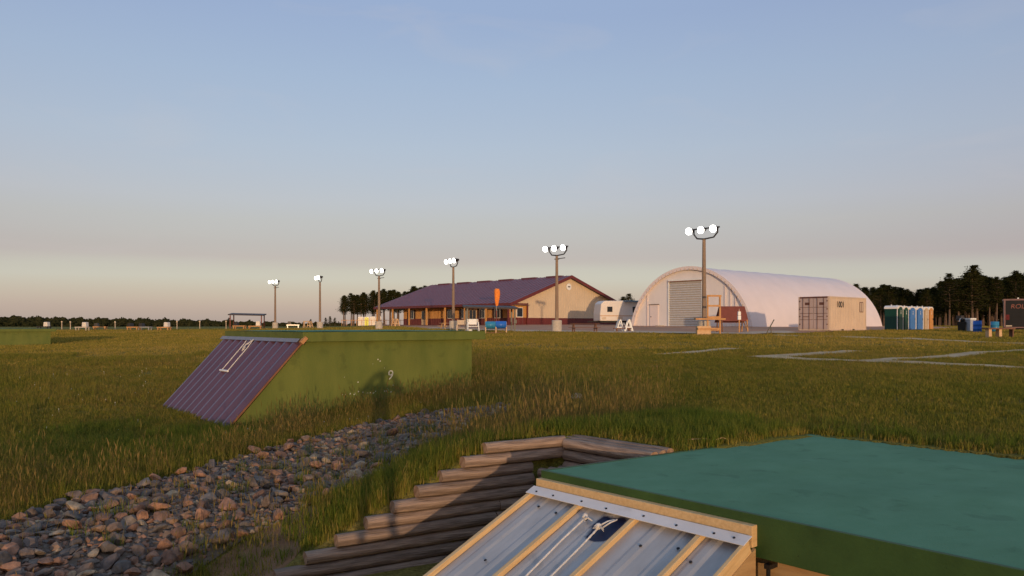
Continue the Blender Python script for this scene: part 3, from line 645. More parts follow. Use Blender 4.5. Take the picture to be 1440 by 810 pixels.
for xa, xb in ((-.4, CW / 2), (CW + .4, CW / 2)):
    MB().hexa([(xa, -.76, zz(xa) - .38), (xb, -.76, zz(xb) - .38), (xb, -.705, zz(xb) - .38), (xa, -.705, zz(xa) - .38), (xa, -.76, zz(xa) + .04), (xb, -.76, zz(xb) + .04), (xb, -.705, zz(xb) + .04), (xa, -.705, zz(xa) + .04)]).build('rake_board', M_BURG, club)
    MB().hexa([(xa, -.70, zz(xa) - .2), (xb, -.70, zz(xb) - .2), (xb, -.0, zz(xb) - .2), (xa, -.0, zz(xa) - .2), (xa, -.70, zz(xa) - .15), (xb, -.70, zz(xb) - .15), (xb, -.0, zz(xb) - .15), (xa, -.0, zz(xa) - .15)]).build('soffit', M_SOFFIT, club)
MB().box(-.42, -.36, -.7, CL + .3, zz(-.35) - .30, zz(-.35) + .03).build('eave_board', M_BURG, club)
MB().box(-.3, PD - .1, -.6, CL + .2, CE - .36, CE - .30).build('porch_ceiling', M_SOFFIT, club)
for k in range(6):
    y = 1.2 + k * 5.3; MB().box(CW / 2 - .35, CW / 2 + .35, y, y + 3.0, CR_ - .12, CR_ + .09).build('ridge_vent', M_CROOF, club)
v = MB().lathe([(.48, 0), (.48, -.08), (.30, -.1)], 16, (CW / 2, -.05, 5.35), axis='y').build('gable_vent', M_WHITE, club)
MB().box(CW / 2 - .22, CW / 2 + .22, -.17, -.155, 5.27, 5.43).build('louvre', M_SHUT, v)
for k in range(8):
    y = .12 + k * (CL - .3) / 7; MB().box(-.12, .08, y - .1, y + .1, 0, CE - .3).build('porch_post', M_BURG if k == 0 else M_CEDAR, club)
def window(y, w=1.1, z0=1.05, z1=2.3, face='x'):
    if face == 'x':
        f = MB().box(PD - .10, PD - .03, y - w / 2 - .07, y + w / 2 + .07, z0 - .07, z1 + .07).build('window', M_WHITE, club)
        MB().box(PD - .115, PD - .10, y - w / 2, y - .03, z0, z1).build('pane', M_GLASS, f); MB().box(PD - .115, PD - .10, y + .03, y + w / 2, z0, z1).build('pane', M_GLASS, f)
        for s in (-1, 1): MB().box(PD - .09, PD - .045, y + s * (w / 2 + .32) - .22, y + s * (w / 2 + .32) + .22, z0 - .05, z1 + .05).build('shutter', M_SHUT, club)
for y in (6.2, 9.6, 13.9, 17.2, 27.6): window(y)
for y, m_ in ((11.7, M_GLASS), (23.9, M_TAN)):
    d = MB().box(PD - .12, PD - .06, y - .85, y + .85, .05, 2.3).build('door', M_TAN, club)
    MB().box(PD - .135, PD - .12, y - .72, y - .06, .9, 2.15).build('pane', M_GLASS, d); MB().box(PD - .135, PD - .12, y + .06, y + .72, .9, 2.15).build('pane', M_GLASS, d)
# corner bay beside the gable: framed cedar panel with a window
cb = MB().box(.2, PD - .02, .3, .42, 0, CE - .35).build('corner_bay', M_CEDAR, club)
MB().box(.2, PD - .02, .24, .30, 0, 1.0).build('bay_wainscot', M_BURG, cb)
f = MB().box(1.5, 2.6, .22, .30, 1.05, 2.35).build('bay_window', M_WHITE, cb); MB().box(1.58, 2.52, .205, .22, 1.13, 2.27).build('pane', M_GLASS, cb)
MB().box(PD - .12, PD + .06, -.06, .06, 0, CE - .05).build('corner_trim', M_BURG, club)
MB().box(.0, PD, -.06, -.02, CE - .35, CE - .1).build('porch_beam', M_BURG, club)
for k in range(4): MB().tube([(.3 + .7 * k, .1, 0), (.3 + .7 * k, .1, 1.0)], .03, 6).build('baluster', M_BURG, club)

# ------------------------------------------------------------------ fabric arch building
M_FAB = mat('white_membrane', (.70, .59, .55), .55, var=.04, scale=.5)
M_FABF = mat('white_front_membrane', (.72, .65, .61), .6, var=.05, scale=1.2, bump=.15, bscale=1.5, stretch=(1, 1, .3))
M_ROLL = mat('galvanised_roller_door', (.50, .45, .39), .45, var=.08, metal=.2)
D0 = at(1058, 75.0); DW, DL, DH = 15.3, 29.0, 6.35
dome = thing('arch_hall', 'white fabric covered arch hall with roller door', 'building', (D0[0], D0[1], 1.0), ROT)
def arch(t):                                  # t 0..1 from the near foot (y=0) over the top to y=DW
    Rr = (DW * DW / 4 + DH * DH) / (2 * DH); h0 = math.acos((DW / 2) / Rr) * (1 if DH >= DW / 2 else -1)
    q0 = math.asin((Rr - DH) / Rr); q = q0 + (math.pi - 2 * q0) * t
    return (DW / 2 - Rr * math.cos(q), Rr * math.sin(q) - (Rr - DH))
mb = MB(); NA, NXX = 40, 60; vs_ = []
for i in range(NXX + 1):
    x = DL * i / NXX; sag = .05 * (abs(math.sin(math.pi * i / 6)))
    for k in range(NA + 1):
        y, z = arch(k / NA); cy, cz = y - DW / 2, z; l_ = math.hypot(cy, cz) or 1; s_ = sag * math.sin(math.pi * k / NA)
        vs_.append((x, DW / 2 + cy * (1 - s_ / l_), cz * (1 - s_ / l_)))
mb._add(vs_, [(i * (NA + 1) + k, i * (NA + 1) + k + 1, (i + 1) * (NA + 1) + k + 1, (i + 1) * (NA + 1) + k) for i in range(NXX) for k in range(NA)]).build('shell', M_FAB, dome, smooth=True)
for xe, nm in ((.25, 'front_wall'), (DL - .2, 'rear_wall')):
    pts = [arch(k / NA) for k in range(NA + 1)]; mb = MB()
    mb._add([(xe, y, z) for y, z in pts], [tuple(range(NA + 1))]); mb.build(nm, M_FABF, dome)
mb = MB()
for k in range(NA):
    (y0, z0), (y1, z1) = arch(k / NA), arch((k + 1) / NA); sc0 = lambda y, z, s: (DW / 2 + (y - DW / 2) * s, z * s)
    a_, b_ = sc0(y0, z0, 1.012), sc0(y1, z1, 1.012); c_, d_ = sc0(y0, z0, .955), sc0(y1, z1, .955)
    mb.hexa([(-.06, *a_), (-.06, *b_), (-.06, *d_), (-.06, *c_), (.24, *a_), (.24, *b_), (.24, *d_), (.24, *c_)])
mb.build('front_rim', M_FAB, dome)
# lacing marks round the rim
for k in range(3, 38):
    y, z = arch((k + .5) / NA); s_ = .967; MB().box(-.08, -.061, DW / 2 + (y - DW / 2) * s_ - .04, DW / 2 + (y - DW / 2) * s_ + .04, z * s_ - .10, z * s_ + .10).build('lacing_tie', M_TAN, dome)
y_r0, y_r1 = 6.02, 10.15
fr = MB().box(.12, .22, y_r0 - .16, y_r0, 0, 4.95).box(.12, .22, y_r1, y_r1 + .16, 0, 4.95).box(.12, .22, y_r0 - .16, y_r1 + .16, 4.95, 5.1).build('door_frame', M_WHITE, dome)
MB().box(.05, .13, y_r0 - .1, y_r1 + .1, 4.86, 4.94).build('door_hood', mat('rusty_hood', (.22, .09, .05), .7), dome)
mb = MB()
for k in range(20):
    z0 = .05 + k * .24; mb._add([(.20, y_r0, z0), (.20, y_r1, z0), (.14, y_r1, z0 + .10), (.14, y_r0, z0 + .10), (.20, y_r1, z0 + .24), (.20, y_r0, z0 + .24)], [(0, 1, 2, 3), (3, 2, 4, 5)])
mb.build('roller_door', M_ROLL, dome)
sd = MB().box(.14, .24, 11.65, 12.75, .05, 2.45).build('side_door', M_FAB, dome); MB().box(.10, .14, 12.55, 12.65, 1.1, 1.2).build('handle', M_BLACK, sd)
MB().box(.08, .24, 11.55, 12.85, 2.46, 2.54).build('door_lintel', M_SOFFIT, dome)
for y in (13.15, 3.2, 2.6, 2.0): MB().box(.16, .24, y - .07, y + .07, 0, math.sqrt(max(.1, 7.78 ** 2 - (y - DW / 2) ** 2)) - 1.43 - .3).build('fabric_seam', M_FAB, dome)
MB().box(.05, .15, DW / 2 - .35, DW / 2 + .45, 6.05, 6.3).build('ridge_plate', mat('amber_plate', (.55, .30, .12), .5), dome)
MB().box(-.5, .3, 10.9, 11.5, 0, .22).build('door_step', M_CONC, dome)

# ------------------------------------------------------------------ storage container
M_BOXT = mat('tan_container_paint', (.52, .38, .27), .5, scale=.8, col2=(.58, .44, .32))
M_BOXD = mat('mauve_container_doors', (.44, .33, .29), .5, var=.08, scale=1)
M_RUST = mat('rust_brown', (.12, .05, .035), .7, var=.25)
K0 = at(1166, 57.0); KL, KW, KH = 6.06, 2.44, 2.59
cont = thing('shipping_container', 'tan shipping container marked 1001 with closed end doors', 'container', (K0[0], K0[1], .80), ROT)
mb = MB(); n = 22
prof = []
for k in range(n):
    a_ = .15 + (KL - .3) * k / n; s_ = (KL - .3) / n; prof += [(a_, 0), (a_ + .3 * s_, 0), (a_ + .5 * s_, .032), (a_ + .8 * s_, .032)]
prof.append((KL - .15, 0)); m_ = len(prof)
mb._add([(x, .01 + d_, .16) for x, d_ in prof] + [(x, .01 + d_, KH - .1) for x, d_ in prof], [(i, i + 1, m_ + i + 1, m_ + i) for i in range(m_ - 1)])
mb.build('side_panel', M_BOXT, cont)
MB().box(.05, KL - .02, .08, KW - .02, .14, KH - .03).build('body', M_BOXT, cont)
for x in (0, KL - .15):
    for y in (0, KW - .15): MB().box(x, x + .15, y - .012, y + .14, .05, KH).build('corner_post', M_BOXT, cont)
MB().box(.15, KL - .15, -.011, .1, .03, .16).build('bottom_rail', M_BOXT, cont); MB().box(.15, KL - .15, -.011, .1, KH - .1, KH).build('top_rail', M_BOXT, cont)
for x in (1.9, 3.7): MB().box(x, x + .36, -.016, .02, .04, .14).build('fork_pocket', M_BLACK, cont)
for x in (.0, KL - .16):
    for y in (-.014, KW - .16): MB().box(x, x + .17, y, y + .17, .0, .05).build('corner_casting', M_RUST, cont)
MB().box(-.016, .0, .12, KW - .12, KH - .12, KH).build('header_rail', M_RUST, cont)
MB().box(-.02, -.0, .1, KW - .1, .03, .14).build('sill_rail', M_BOXT, cont)
for (ya, yb) in ((.1, 1.205), (1.235, KW - .1)):
    d = MB().box(-.03, .045, ya, yb, .16, KH - .13).build('door', M_BOXD, cont)
    for yy in (ya + .3, yb - .3):
        MB().tube([(-.055, yy, .12), (-.055, yy, KH - .1)], .02, 6).build('lock_rod', M_RUST, d)
    for zz_ in (.85, 1.32, 1.78): MB().box(-.036, -.03, ya + .02, yb - .02, zz_ - .015, zz_ + .015).build('seam', M_RUST, d)
    for zz_ in (.5, 1.1, 1.65, 2.25): MB().box(-.045, -.03, (ya if ya < .5 else yb - .08), (ya + .08 if ya < .5 else yb), zz_ - .05, zz_ + .05).build('hinge', M_RUST, d)
    MB().box(-.07, -.05, (ya + yb) / 2 - .22, (ya + yb) / 2 + .22, 1.06, 1.10).build('door_handle', M_RUST, d)
    MB().box(-.034, -.03, (ya + yb) / 2 - .28, (ya + yb) / 2 + .1, 1.95, 2.15).build('stencil_plate', M_RUST, d)
text_mesh('1001', .66, 'container_number', M_BLACK, cont, (1.75, -.018, 1.98), (R(90), 0, 0), .002)
g_ = MB().box(4.95, 5.55, -.006, .03, 1.45, 2.25).build('vent_grille', M_RUST, cont)
for k in range(2): MB().box(5.02 + .27 * k, 5.2 + .27 * k, -.014, -.006, 1.5, 2.2).build('louvre', M_BOXT, g_)

# ------------------------------------------------------------------ portable toilets
M_PWHITE = mat('toilet_roof_plastic', (.70, .64, .58), .4, var=.05)
def toilet(label, loc, rz, colr, w=1.12, sidec=None, grp=None, name='portable_toilet', h=2.25):
    m1 = mat('toilet_plastic', colr, .4, var=.12, scale=2); m2 = mat('toilet_side', sidec, .4, var=.1, scale=2) if sidec else m1
    t = thing(name, label, 'toilet', loc, rz, grp); d = 1.15           # front faces -y, row runs along +x
    MB().box(0, w, 0, d, .0, .12).build('skid', M_BLACK, t)
    MB().box(.02, w - .02, .03, d - .02, .12, 1.95).build('cabin', m2, t, bevel=.02)
    for x in (.03, w - .03): MB().box(x - .035, x + .035, -.005, .05, .12, 1.97).build('corner_post', M_PWHITE, t)
    MB().prism([(-.03, 1.95), (w + .03, 1.95), (w + .01, 2.12), (w * .8, h), (w * .2, h), (-.01, 2.12)], -.03, d + .02, lambda a_, b_, e: (a_, e, b_)).build('roof', M_PWHITE, t, bevel=.03)
    a_ = w * .16; b_ = w * .84; r_ = (b_ - a_) / 2; poly = [(a_, .14), (b_, .14)] + [((a_ + b_) / 2 + r_ * math.cos(q), 1.82 + min(r_, .32) * math.sin(q)) for q in [math.pi * i / 10 for i in range(11)]]
    dr = MB().prism(poly, -.075, .0, lambda p, q, e: (p, e, q)).build('door', m1, t)
    MB().box(b_ - .14, b_ - .07, -.10, -.075, 1.0, 1.16).build('latch', M_BLACK, dr)
    sg = MB().lathe([(.05, 0), (.05, -.008)], 10, ((a_ + b_) / 2, -.075, 1.78), axis='y').build('sign', M_PWHITE, dr)
    MB().prism([((a_ + b_) / 2 - .07, 1.52), ((a_ + b_) / 2 + .07, 1.52), ((a_ + b_) / 2, 1.72)], -.083, -.075, lambda p, q, e: (p, e, q)).build('sign', M_PWHITE, dr)
    MB().tube([(w * .85, d * .8, 2.0), (w * .85, d * .8, h + .12)], .05, 8).build('vent_pipe', M_PWHITE, t)
    return t
GR, BL = (.012, .055, .03), (.055, .17, .42)
p0 = np.array(at(1262, 68.0)[:2]); off = 0
for (lab, c, w, sc_) in (('dark green portable toilet at the left end of its row', GR, 1.12, (.006, .045, .03)), ('dark green portable toilet next to the blue ones', GR, 1.12, None),
                         ('left blue portable toilet of two, next to green ones', BL, 1.62, None), ('right blue portable toilet of two, next to a tan one', BL, 1.62, None),
                         ('tan portable toilet between blue and orange ones', (.50, .36, .22), 1.12, None), ('orange portable toilet at the right end of its row', (.55, .24, .06), 1.12, None)):
    q = p0 + W_ * off; toilet(lab, (q[0], q[1], hz(q[0], q[1])), ROT, c, w, sc_, 'portable toilets by the wood'); off += w + .06
p0 = np.array(at(512, 178.0)[:2]); off = 0
for lab, c in (('white portable toilet at the left end of the far row', (.62, .52, .42)), ('bright yellow portable toilet between two white ones far off', (.62, .60, .02)), ('white portable toilet between two yellow ones far off', (.62, .52, .42)), ('bright yellow portable toilet at right end of far row', (.62, .60, .02))):
    q = p0 + np.array([off, 0]); toilet(lab, (q[0] - 1.4, q[1], hz(q[0], q[1]) + .15), 8, c, 1.25, (.60, .5, .42), 'far portable toilets before the pines'); off += 1.36

# ------------------------------------------------------------------ floodlight masts
M_MAST = mat('mast_wood', (.20, .13, .085), .7, scale=2, col2=(.28, .19, .13), stretch=(6, 6, .5))
M_LAMPB = mat('lamp_housing', (.05, .045, .045), .5, var=.2, metal=.5)
M_BULB = emis('lit_lamp', (1.0, .96, .88), 7.0)
def mast(label, loc, rz, side_arm):
    t = thing('floodlight_mast', label, 'floodlight', loc, 0, 'floodlight masts along the field')
    MB().lathe([(.42, -.3), (.42, .95), (.38, .99)], 16).build('concrete_base', M_CONC, t)
    MB().tube([(0, 0, .9), (0, 0, 6.35)], [.16, .11], 10).build('pole', M_MAST, t)
    hd = bpy.data.objects.new('head', None)
    c_, s_ = math.cos(R(rz)), math.sin(R(rz)); L = lambda x, y, z: (x * c_ - y * s_, x * s_ + y * c_, z)   # local -x is where the lamps point
    MB().tube([L(0, -1.05, 7.05), L(0, -1.05, 6.75), L(0, -.75, 6.45), L(0, 0, 6.38), L(0, .55, 6.45), L(0, .8, 6.75), L(0, .8, 7.05)], .055, 6).build('bracket', M_LAMPB, t)
    MB().beam(L(0, -1.2, 7.08), L(0, 1.25, 7.08), .09).build('crossbar', M_LAMPB, t)
    for yy in (-.95, .0, .95):
        d = Vector(L(-1, 0, -.22)); d = (Vector(L(-1, 0, 0)) + Vector((0, 0, -.2))).normalized(); p = Vector(L(-.1, yy, 7.0))
        o = MB().tube([p - d * .28, p - d * .1, p + d * .12, p + d * .3], [.08, .15, .205, .225], 14).build('lamp_head', M_LAMPB, t, smooth=True)
        MB().tube([p + d * .24, p + d * .32, p + d * .40, p + d * .44], [.24, .235, .17, .05], 14).build('lit_lens', M_BULB, o, smooth=True)
    if side_arm: MB().beam(L(0, 0, 6.1), L(.1, -.8, 6.15), .06).box(-.2, .2, -.1, .1, 6.05, 6.12).build('side_arm', M_LAMPB, t)
    return t
ml = ['nearest floodlight mast standing before the arch hall', 'floodlight mast before the cream gable of the clubhouse', 'floodlight mast before the long front of the clubhouse', 'floodlight mast at the left end of the clubhouse roof', 'floodlight mast second from the left, before open sky', 'leftmost floodlight mast beside the open shelter']
for i, (px, d) in enumerate(((990, 51.), (783, 64.), (637.5, 77.), (533, 91.), (450, 104.), (387, 113.))):
    mast(ml[i], at(px, d), ROT + (0, 6, -12, 8, -14, 6)[i], i in (1, 3, 5))

# ------------------------------------------------------------------ smaller things on the field
M_DARKW = mat('dark_brown_wood', (.16, .075, .045), .8, scale=4, var=.25, stretch=(3, 3, 1))
M_TANW = mat('pale_raw_wood', (.50, .30, .15), .75, scale=4, col2=(.62, .40, .22), stretch=(3, 3, 1))  # pale raw wood colour, streaked by stretched noise
M_REDB = mat('red_brown_board', (.17, .045, .028), .65, scale=2, var=.2)
M_SHADE = mat('dark_canopy', (.035, .022, .022), .6, var=.2)
M_ORANGE = mat('orange_nylon', (.80, .22, .03), .7, var=.1)
M_BLUE = mat('blue_plastic', (.02, .12, .45), .4, var=.1); M_TEAL = mat('teal_blue_plastic', (.03, .19, .33), .4, var=.1)
M_GALV = mat('galvanised_pipe', (.4, .38, .36), .4, var=.1, metal=.5)
def shelter(label, px, d, w, dep, h, rz, pm):
    t = thing('shade_shelter', label, 'shelter', at(px, d), rz); cps = ((-w / 2 + .3, -dep / 2 + .2), (w / 2 - .3, -dep / 2 + .2), (-w / 2 + .3, dep / 2 - .2), (w / 2 - .3, dep / 2 - .2))
    MB().hexa([(-w / 2, -dep / 2, h - .02), (w / 2, -dep / 2, h - .12), (w / 2, dep / 2, h + .1), (-w / 2, dep / 2, h + .2), (-w / 2, -dep / 2, h + .12), (w / 2, -dep / 2, h + .02), (w / 2, dep / 2, h + .24), (-w / 2, dep / 2, h + .34)]).build('canopy', M_SHADE, t)
    for x, y in cps: MB().box(x - .07, x + .07, y - .07, y + .07, -.1, h - .05 + (.2 if y > 0 else 0)).build('post', pm, t)
    return t
sh = shelter('dark flat roofed shelter before the clubhouse porch', 689, 66, 4.6, 3.0, 2.15, 6, M_BLACK)
MB().box(1.9, 2.15, -1.6, -1.38, .85, 1.15).build('scorer_box', M_BLACK, sh)
shelter('open shelter with thin dark roof on the far left field', 348, 112, 4.9, 3.2, 2.05, 10, M_REDB)
def sawhorse(label, px, d, rz, m_, w=.9, h=.85, grp=None):
    t = thing('sawhorse', label, 'sawhorse', at(px, d), rz, grp)
    MB().box(-w / 2, w / 2, -.05, .05, h - .06, h + .06).build('top_rail', m_, t)
    for x in (-w / 2 + .1, w / 2 - .1):
        for s in (-1, 1): MB().beam((x, s * .32, -.02), (x, s * .04, h), .09).build('leg', m_, t)
        MB().beam((x, -.2, h * .4), (x, .2, h * .4), .05, .09).build('brace', m_, t)
    return t
def picnic(label, px, d, rz, m_, L_=1.9):
    t = thing('picnic_table', label, 'picnic table', at(px, d), rz)
    for k in range(4): MB().box(-L_ / 2, L_ / 2, -.34 + k * .172, -.34 + k * .172 + .155, .71, .75).build('plank', m_, t)
    for y in (-.72, .72): MB().box(-L_ / 2, L_ / 2, y - .13, y + .13, .41, .45).build('bench_plank', m_, t)
    for x in (-L_ / 2 + .3, L_ / 2 - .3):
        for s in (-1, 1): MB().beam((x, s * .62, -.02), (x, s * .22, .71), .09, .05).build('leg', m_, t)
        MB().beam((x, -.8, .38), (x, .8, .38), .05, .09).build('cross_beam', m_, t)
    return t
picnic('brown picnic table on the grass edge below the cream gable', 822, 62.5, 4, M_DARKW, 2.4)
picnic('picnic table behind the mast before the clubhouse front', 631, 80, 30, M_TANW)
sawhorse('pale sawhorse by the camper, left of two', 871, 62, 96, M_WHITE, .8, .95, 'pale sawhorses by the arch hall'); sawhorse('pale sawhorse by the left foot of the arch hall, right of two', 884, 61, 88, M_WHITE, .9, .95, 'pale sawhorses by the arch hall')
t = thing('plank_bench', 'low dark plank between the two pale sawhorses', 'bench', at(876, 61.0), 3)
MB().box(-.75, .75, -.15, .15, .26, .33).build('seat', M_DARKW, t)
for x in (-.5, .5): MB().box(x - .06, x + .06, -.12, .12, -.02, .26).build('leg', M_DARKW, t)
sawhorse('raw wood sawhorse on gravel left of the clubhouse', 555, 112, 70, M_TANW, 1.0, 1.1, 'raw wood sawhorses'); sawhorse('raw wood sawhorse close beside another near the clubhouse corner', 559, 108, 95, M_TANW, 1.0, 1.1, 'raw wood sawhorses')
sawhorse('raw wood sawhorse left of a mast on the far left', 432, 116, 40, M_TANW, 1.2, 1.0, 'raw wood sawhorses'); sawhorse('raw wood sawhorse between the two leftmost masts', 436, 113, 85, M_TANW, 1.2, 1.0, 'raw wood sawhorses')
# windsock
t = thing('windsock', 'limp orange windsock hanging on a thin pole', 'windsock', at(698, 63.0))
MB().tube([(0, 0, -.1), (0, 0, 1.9)], .05, 8).build('post', M_REDB, t); MB().tube([(0, 0, 1.9), (0, 0, 3.72)], .022, 8).build('pole', M_GALV, t)
mb = MB(); vs_ = []; n = 14
for i in range(9):
    z = 3.68 - 1.4 * i / 8; r_ = (.18, .235, .24, .23, .215, .19, .16, .125, .09)[i]
    for k in range(n):
        q = 2 * math.pi * k / n; rr = r_ * (1 + .12 * math.sin(3 * q + i * .5)); vs_.append((.05 + rr * math.cos(q), -.09 + rr * math.sin(q) * .7, z))
mb._add(vs_, [(i * n + k, i * n + (k + 1) % n, (i + 1) * n + (k + 1) % n, (i + 1) * n + k) for i in range(8) for k in range(n)] + [tuple(range(n))]).build('sock', M_ORANGE, t, smooth=True)
# barrels on racks
def barrel_rack(label, px, d, m_):
    t = thing('barrel_rack', label, 'barrel', at(px, d), 4)
    MB().lathe([(.27, -.44), (.30, -.40), (.30, -.2), (.315, -.18), (.30, -.16), (.30, .16), (.315, .18), (.30, .2), (.30, .40), (.27, .44)], 18, (0, 0, .72), axis='x').build('barrel', m_, t, smooth=True)
    for x in (-.42, .42):
        for s in (-1, 1): MB().beam((x, s * .38, -.05), (x, s * .06, .95), .08).build('leg', M_TANW, t)
        MB().beam((x, -.3, .38), (x, .3, .38), .06, .1).build('cross_beam', M_TANW, t)
    MB().beam((-.5, -.3, .1), (.5, -.3, .1), .06, .1).build('rail', M_DARKW, t)
    return t
barrel_rack('teal blue barrel on its side on a wooden rack', 690, 61.5, M_TEAL); barrel_rack('royal blue barrel on its side, right of the teal one', 704.5, 61.5, M_BLUE)
# white scorer's chair with a bucket
t = thing('scorer_chair', 'white wooden scorer chair before the clubhouse door', 'chair', at(665, 63), 10)
for x in (-.42, .42):
    for s, tz in ((-1, 1.0), (1, 1.25)): MB().beam((x * 1.15, s * .38, -.05), (x, s * .2, tz), .07).build('leg', M_WHITE, t)
MB().box(-.45, .45, -.25, .25, .62, .68).build('seat', M_WHITE, t); MB().box(-.35, .35, .2, .25, .8, 1.25).build('backrest', M_WHITE, t)
tag(MB().lathe([(.16, 0), (.2, .42), (.21, .43), (.18, .43)], 12, at(661, 62.4)).build('bucket', M_WHITE), 'white bucket standing under the white scorer chair', 'bucket')
t = thing('scorer_chair', 'grey wooden scorer chair beside the mast before clubhouse', 'chair', at(649, 65), -6)
for x in (-.36, .36):
    for s, tz in ((-1, .7), (1, 1.2)): MB().beam((x * 1.1, s * .3, -.05), (x, s * .18, tz), .06).build('leg', M_TAN, t)
MB().box(-.38, .38, -.22, .22, .45, .5).build('seat', M_TAN, t); MB().box(-.36, .36, .16, .2, .75, 1.15).build('backrest', M_TAN, t)
# tall timber frame beside the nearest mast, with its box and rail
t = thing('timber_ladder_stand', 'tall raw timber ladder stand beside the nearest mast', 'ladder stand', at(1003.5, 50), 4)
for x in (-.40, .42): MB().box(x - .05, x + .05, -.05, .05, -.1, 2.62).build('post', M_WOODRED, t)
for z, x0, x1 in ((2.57, -.47, .50), (1.92, -.42, .44), (1.18, -.42, .44), (.36, -.42, .44)): MB().box(x0, x1, -.085, -.052, z - .06, z + .06).build('rung', M_WOODRED, t)
t = thing('timber_bench', 'raw timber bench with dark ended rail wrapped about the mast foot', 'bench', at(992, 49.6), 4)
for z, x0, x1 in ((1.05, -.75, 1.3), (.42, -.6, .9)):
    o = MB().box(x0, x1, -.12, -.06, z - .05, z + .06).build('rail', M_WOODRED, t); MB().box(x0 - .03, x0 + .08, -.13, -.05, z - .06, z + .07).build('rail_cap', M_BLACK, o)
MB().box(-.55, .35, -.06, .3, .03, .60).build('step', M_TANW, t)
# tilted red-brown panel
t = thing('sloping_panel', 'red brown sloping panel on wooden legs by the arch hall', 'panel', at(1028, 56), 2)
MB().hexa([(-1.05, -.42, .86), (1.15, -.42, .86), (1.05, .12, 1.95), (-.85, .12, 1.95), (-1.05, -.36, .84), (1.15, -.36, .84), (1.05, .18, 1.95), (-.85, .18, 1.95)]).build('front_board', M_REDB, t)
MB().hexa([(-.85, .19, 1.95), (1.05, .19, 1.95), (1.2, .75, .75), (-1.0, .75, .75), (-.85, .13, 1.95), (1.05, .13, 1.95), (1.2, .69, .75), (-1.0, .69, .75)]).build('back_board', M_REDB, t)
for x in (-.8, 1.05):
    for y0, y1 in ((-.55, -.36), (.8, .66)): MB().beam((x, y0, -.05), (x, y1, .95), .08).build('leg', M_DARKW if x < 0 else M_WOODRED, t)
MB().beam((1.1, -.4, .1), (1.1, .5, .9), .06).build('brace', M_WOODRED, t)
# scorer post with small white box
t = thing('signal_post', 'thin pale post with white box before the red panel', 'post', at(1039.5, 52))
MB().box(-.035, .035, -.035, .035, -.1, .95).build('post', M_WOODRED, t); MB().box(-.1, .1, -.09, .09, .95, 1.22).build('lower_box', M_WHITE, t); MB().box(-.09, .09, -.08, .08, 1.24, 1.5).build('upper_box', M_WHITE, t)
MB().lathe([(.04, 0), (.02, .12), (.005, .2)], 8, (0, 0, 1.5)).build('finial', M_TAN, t)
# leaning target thrower stand
t = thing('gun_rest', 'black leaning rest stick standing on the grass edge', 'stand', at(1084, 52))
MB().beam((-.35, 0, -.05), (.22, 0, .98), .06).build('arm', M_BLACK, t); MB().beam((.05, 0, -.05), (-.02, .0, .55), .05).build('prop', M_BLACK, t); MB().box(-.45, -.1, -.15, .15, -.03, .04).build('foot', M_BLACK, t)
# camper trailer
M_CAMP = mat('camper_shell', (.66, .58, .50), .35, var=.05, scale=1)
t = thing('camper_trailer', 'white camper trailer parked between clubhouse and arch hall', 'camper', at(866, 93), 14)
MB().prism([(-2.45, .55), (-2.45, 1.4), (-2.3, 2.6), (-1.9, 2.95), (5.6, 3.05), (5.6, .55)], -1.15, 1.15, lambda a_, b_, e: (a_, e, b_)).build('body', M_CAMP, t, bevel=.08)
for x0, x1, z0, z1 in ((-1.55, -.9, 1.62, 2.25), (1.7, 2.5, 1.55, 2.25)):
    f = MB().box(x0, x1, -1.19, -1.14, z0, z1).build('window', M_BLACK, t)
    for k in range(3): MB().box(x0 + .05, x1 - .05, -1.205, -1.19, z0 + .05 + k * (z1 - z0) / 3, z0 + (k + .8) * (z1 - z0) / 3).build('pane', M_GLASS, f)
MB().box(-2.44, 5.6, -1.17, -1.152, 1.12, 1.2).build('stripe', M_WOODRED, t); MB().box(-2.2, -1.7, -1.17, -1.152, .75, 1.0).build('hatch', M_TAN, t); MB().box(-.3, .4, -1.17, -1.152, .75, 1.05).build('hatch', M_TAN, t)
MB().box(.55, 5.7, -1.9, -1.1, 2.86, 2.98).build('awning', mat('awning_blue', (.12, .2, .25), .6), t)
for y in (-1.05, 1.05):
    for x in (1.9, 2.7): w = MB().lathe([(.3, -.1), (.34, -.08), (.34, .08), (.3, .1)], 14, (x, y, .34), axis='y').build('wheel', M_BLACK, t)
MB().beam((-2.4, 0, .5), (-3.6, 0, .45), .1).build('drawbar', M_BLACK, t); MB().box(-2.3, 5.5, -.9, .9, .35, .55).build('chassis', M_BLACK, t)
# right-hand cluster: bin, hand wash stand, barrels, plank table, black trailer
t = thing('litter_bin', 'black litter bin with open lid by the wood', 'litter bin', at(1353, 62), 8)
MB().lathe([(.36, -.03), (.42, .8), (.44, .82), (.4, .84)], 4, (0, 0, 0)).build('body', M_BLACK, t); MB().box(-.33, .33, .22, .28, .95, 1.35).build('lid', M_LAMPB, t); MB().tube([(-.3, -.05, .84), (-.2, -.05, 1.1), (0, -.05, 1.18), (.2, -.05, 1.1), (.3, -.05, .84)], .04, 6).build('rim_handle', M_GALV, t)
t = thing('hand_wash_stand', 'grey hand wash stand between litter bin and blue barrel', 'wash stand', at(1365, 61.5), 5)
MB().hexa([(-.2, -.2, -.03), (.27, -.2, -.03), (.27, .2, -.03), (-.2, .2, -.03), (-.24, -.24, 1.0), (.27, -.24, 1.0), (.27, .24, 1.0), (-.24, .24, 1.0)]).build('body', mat('grey_plastic', (.33, .34, .37), .5), t); MB().box(-.28, .3, -.26, .27, 1.0, 1.12).build('basin', M_WHITE, t)
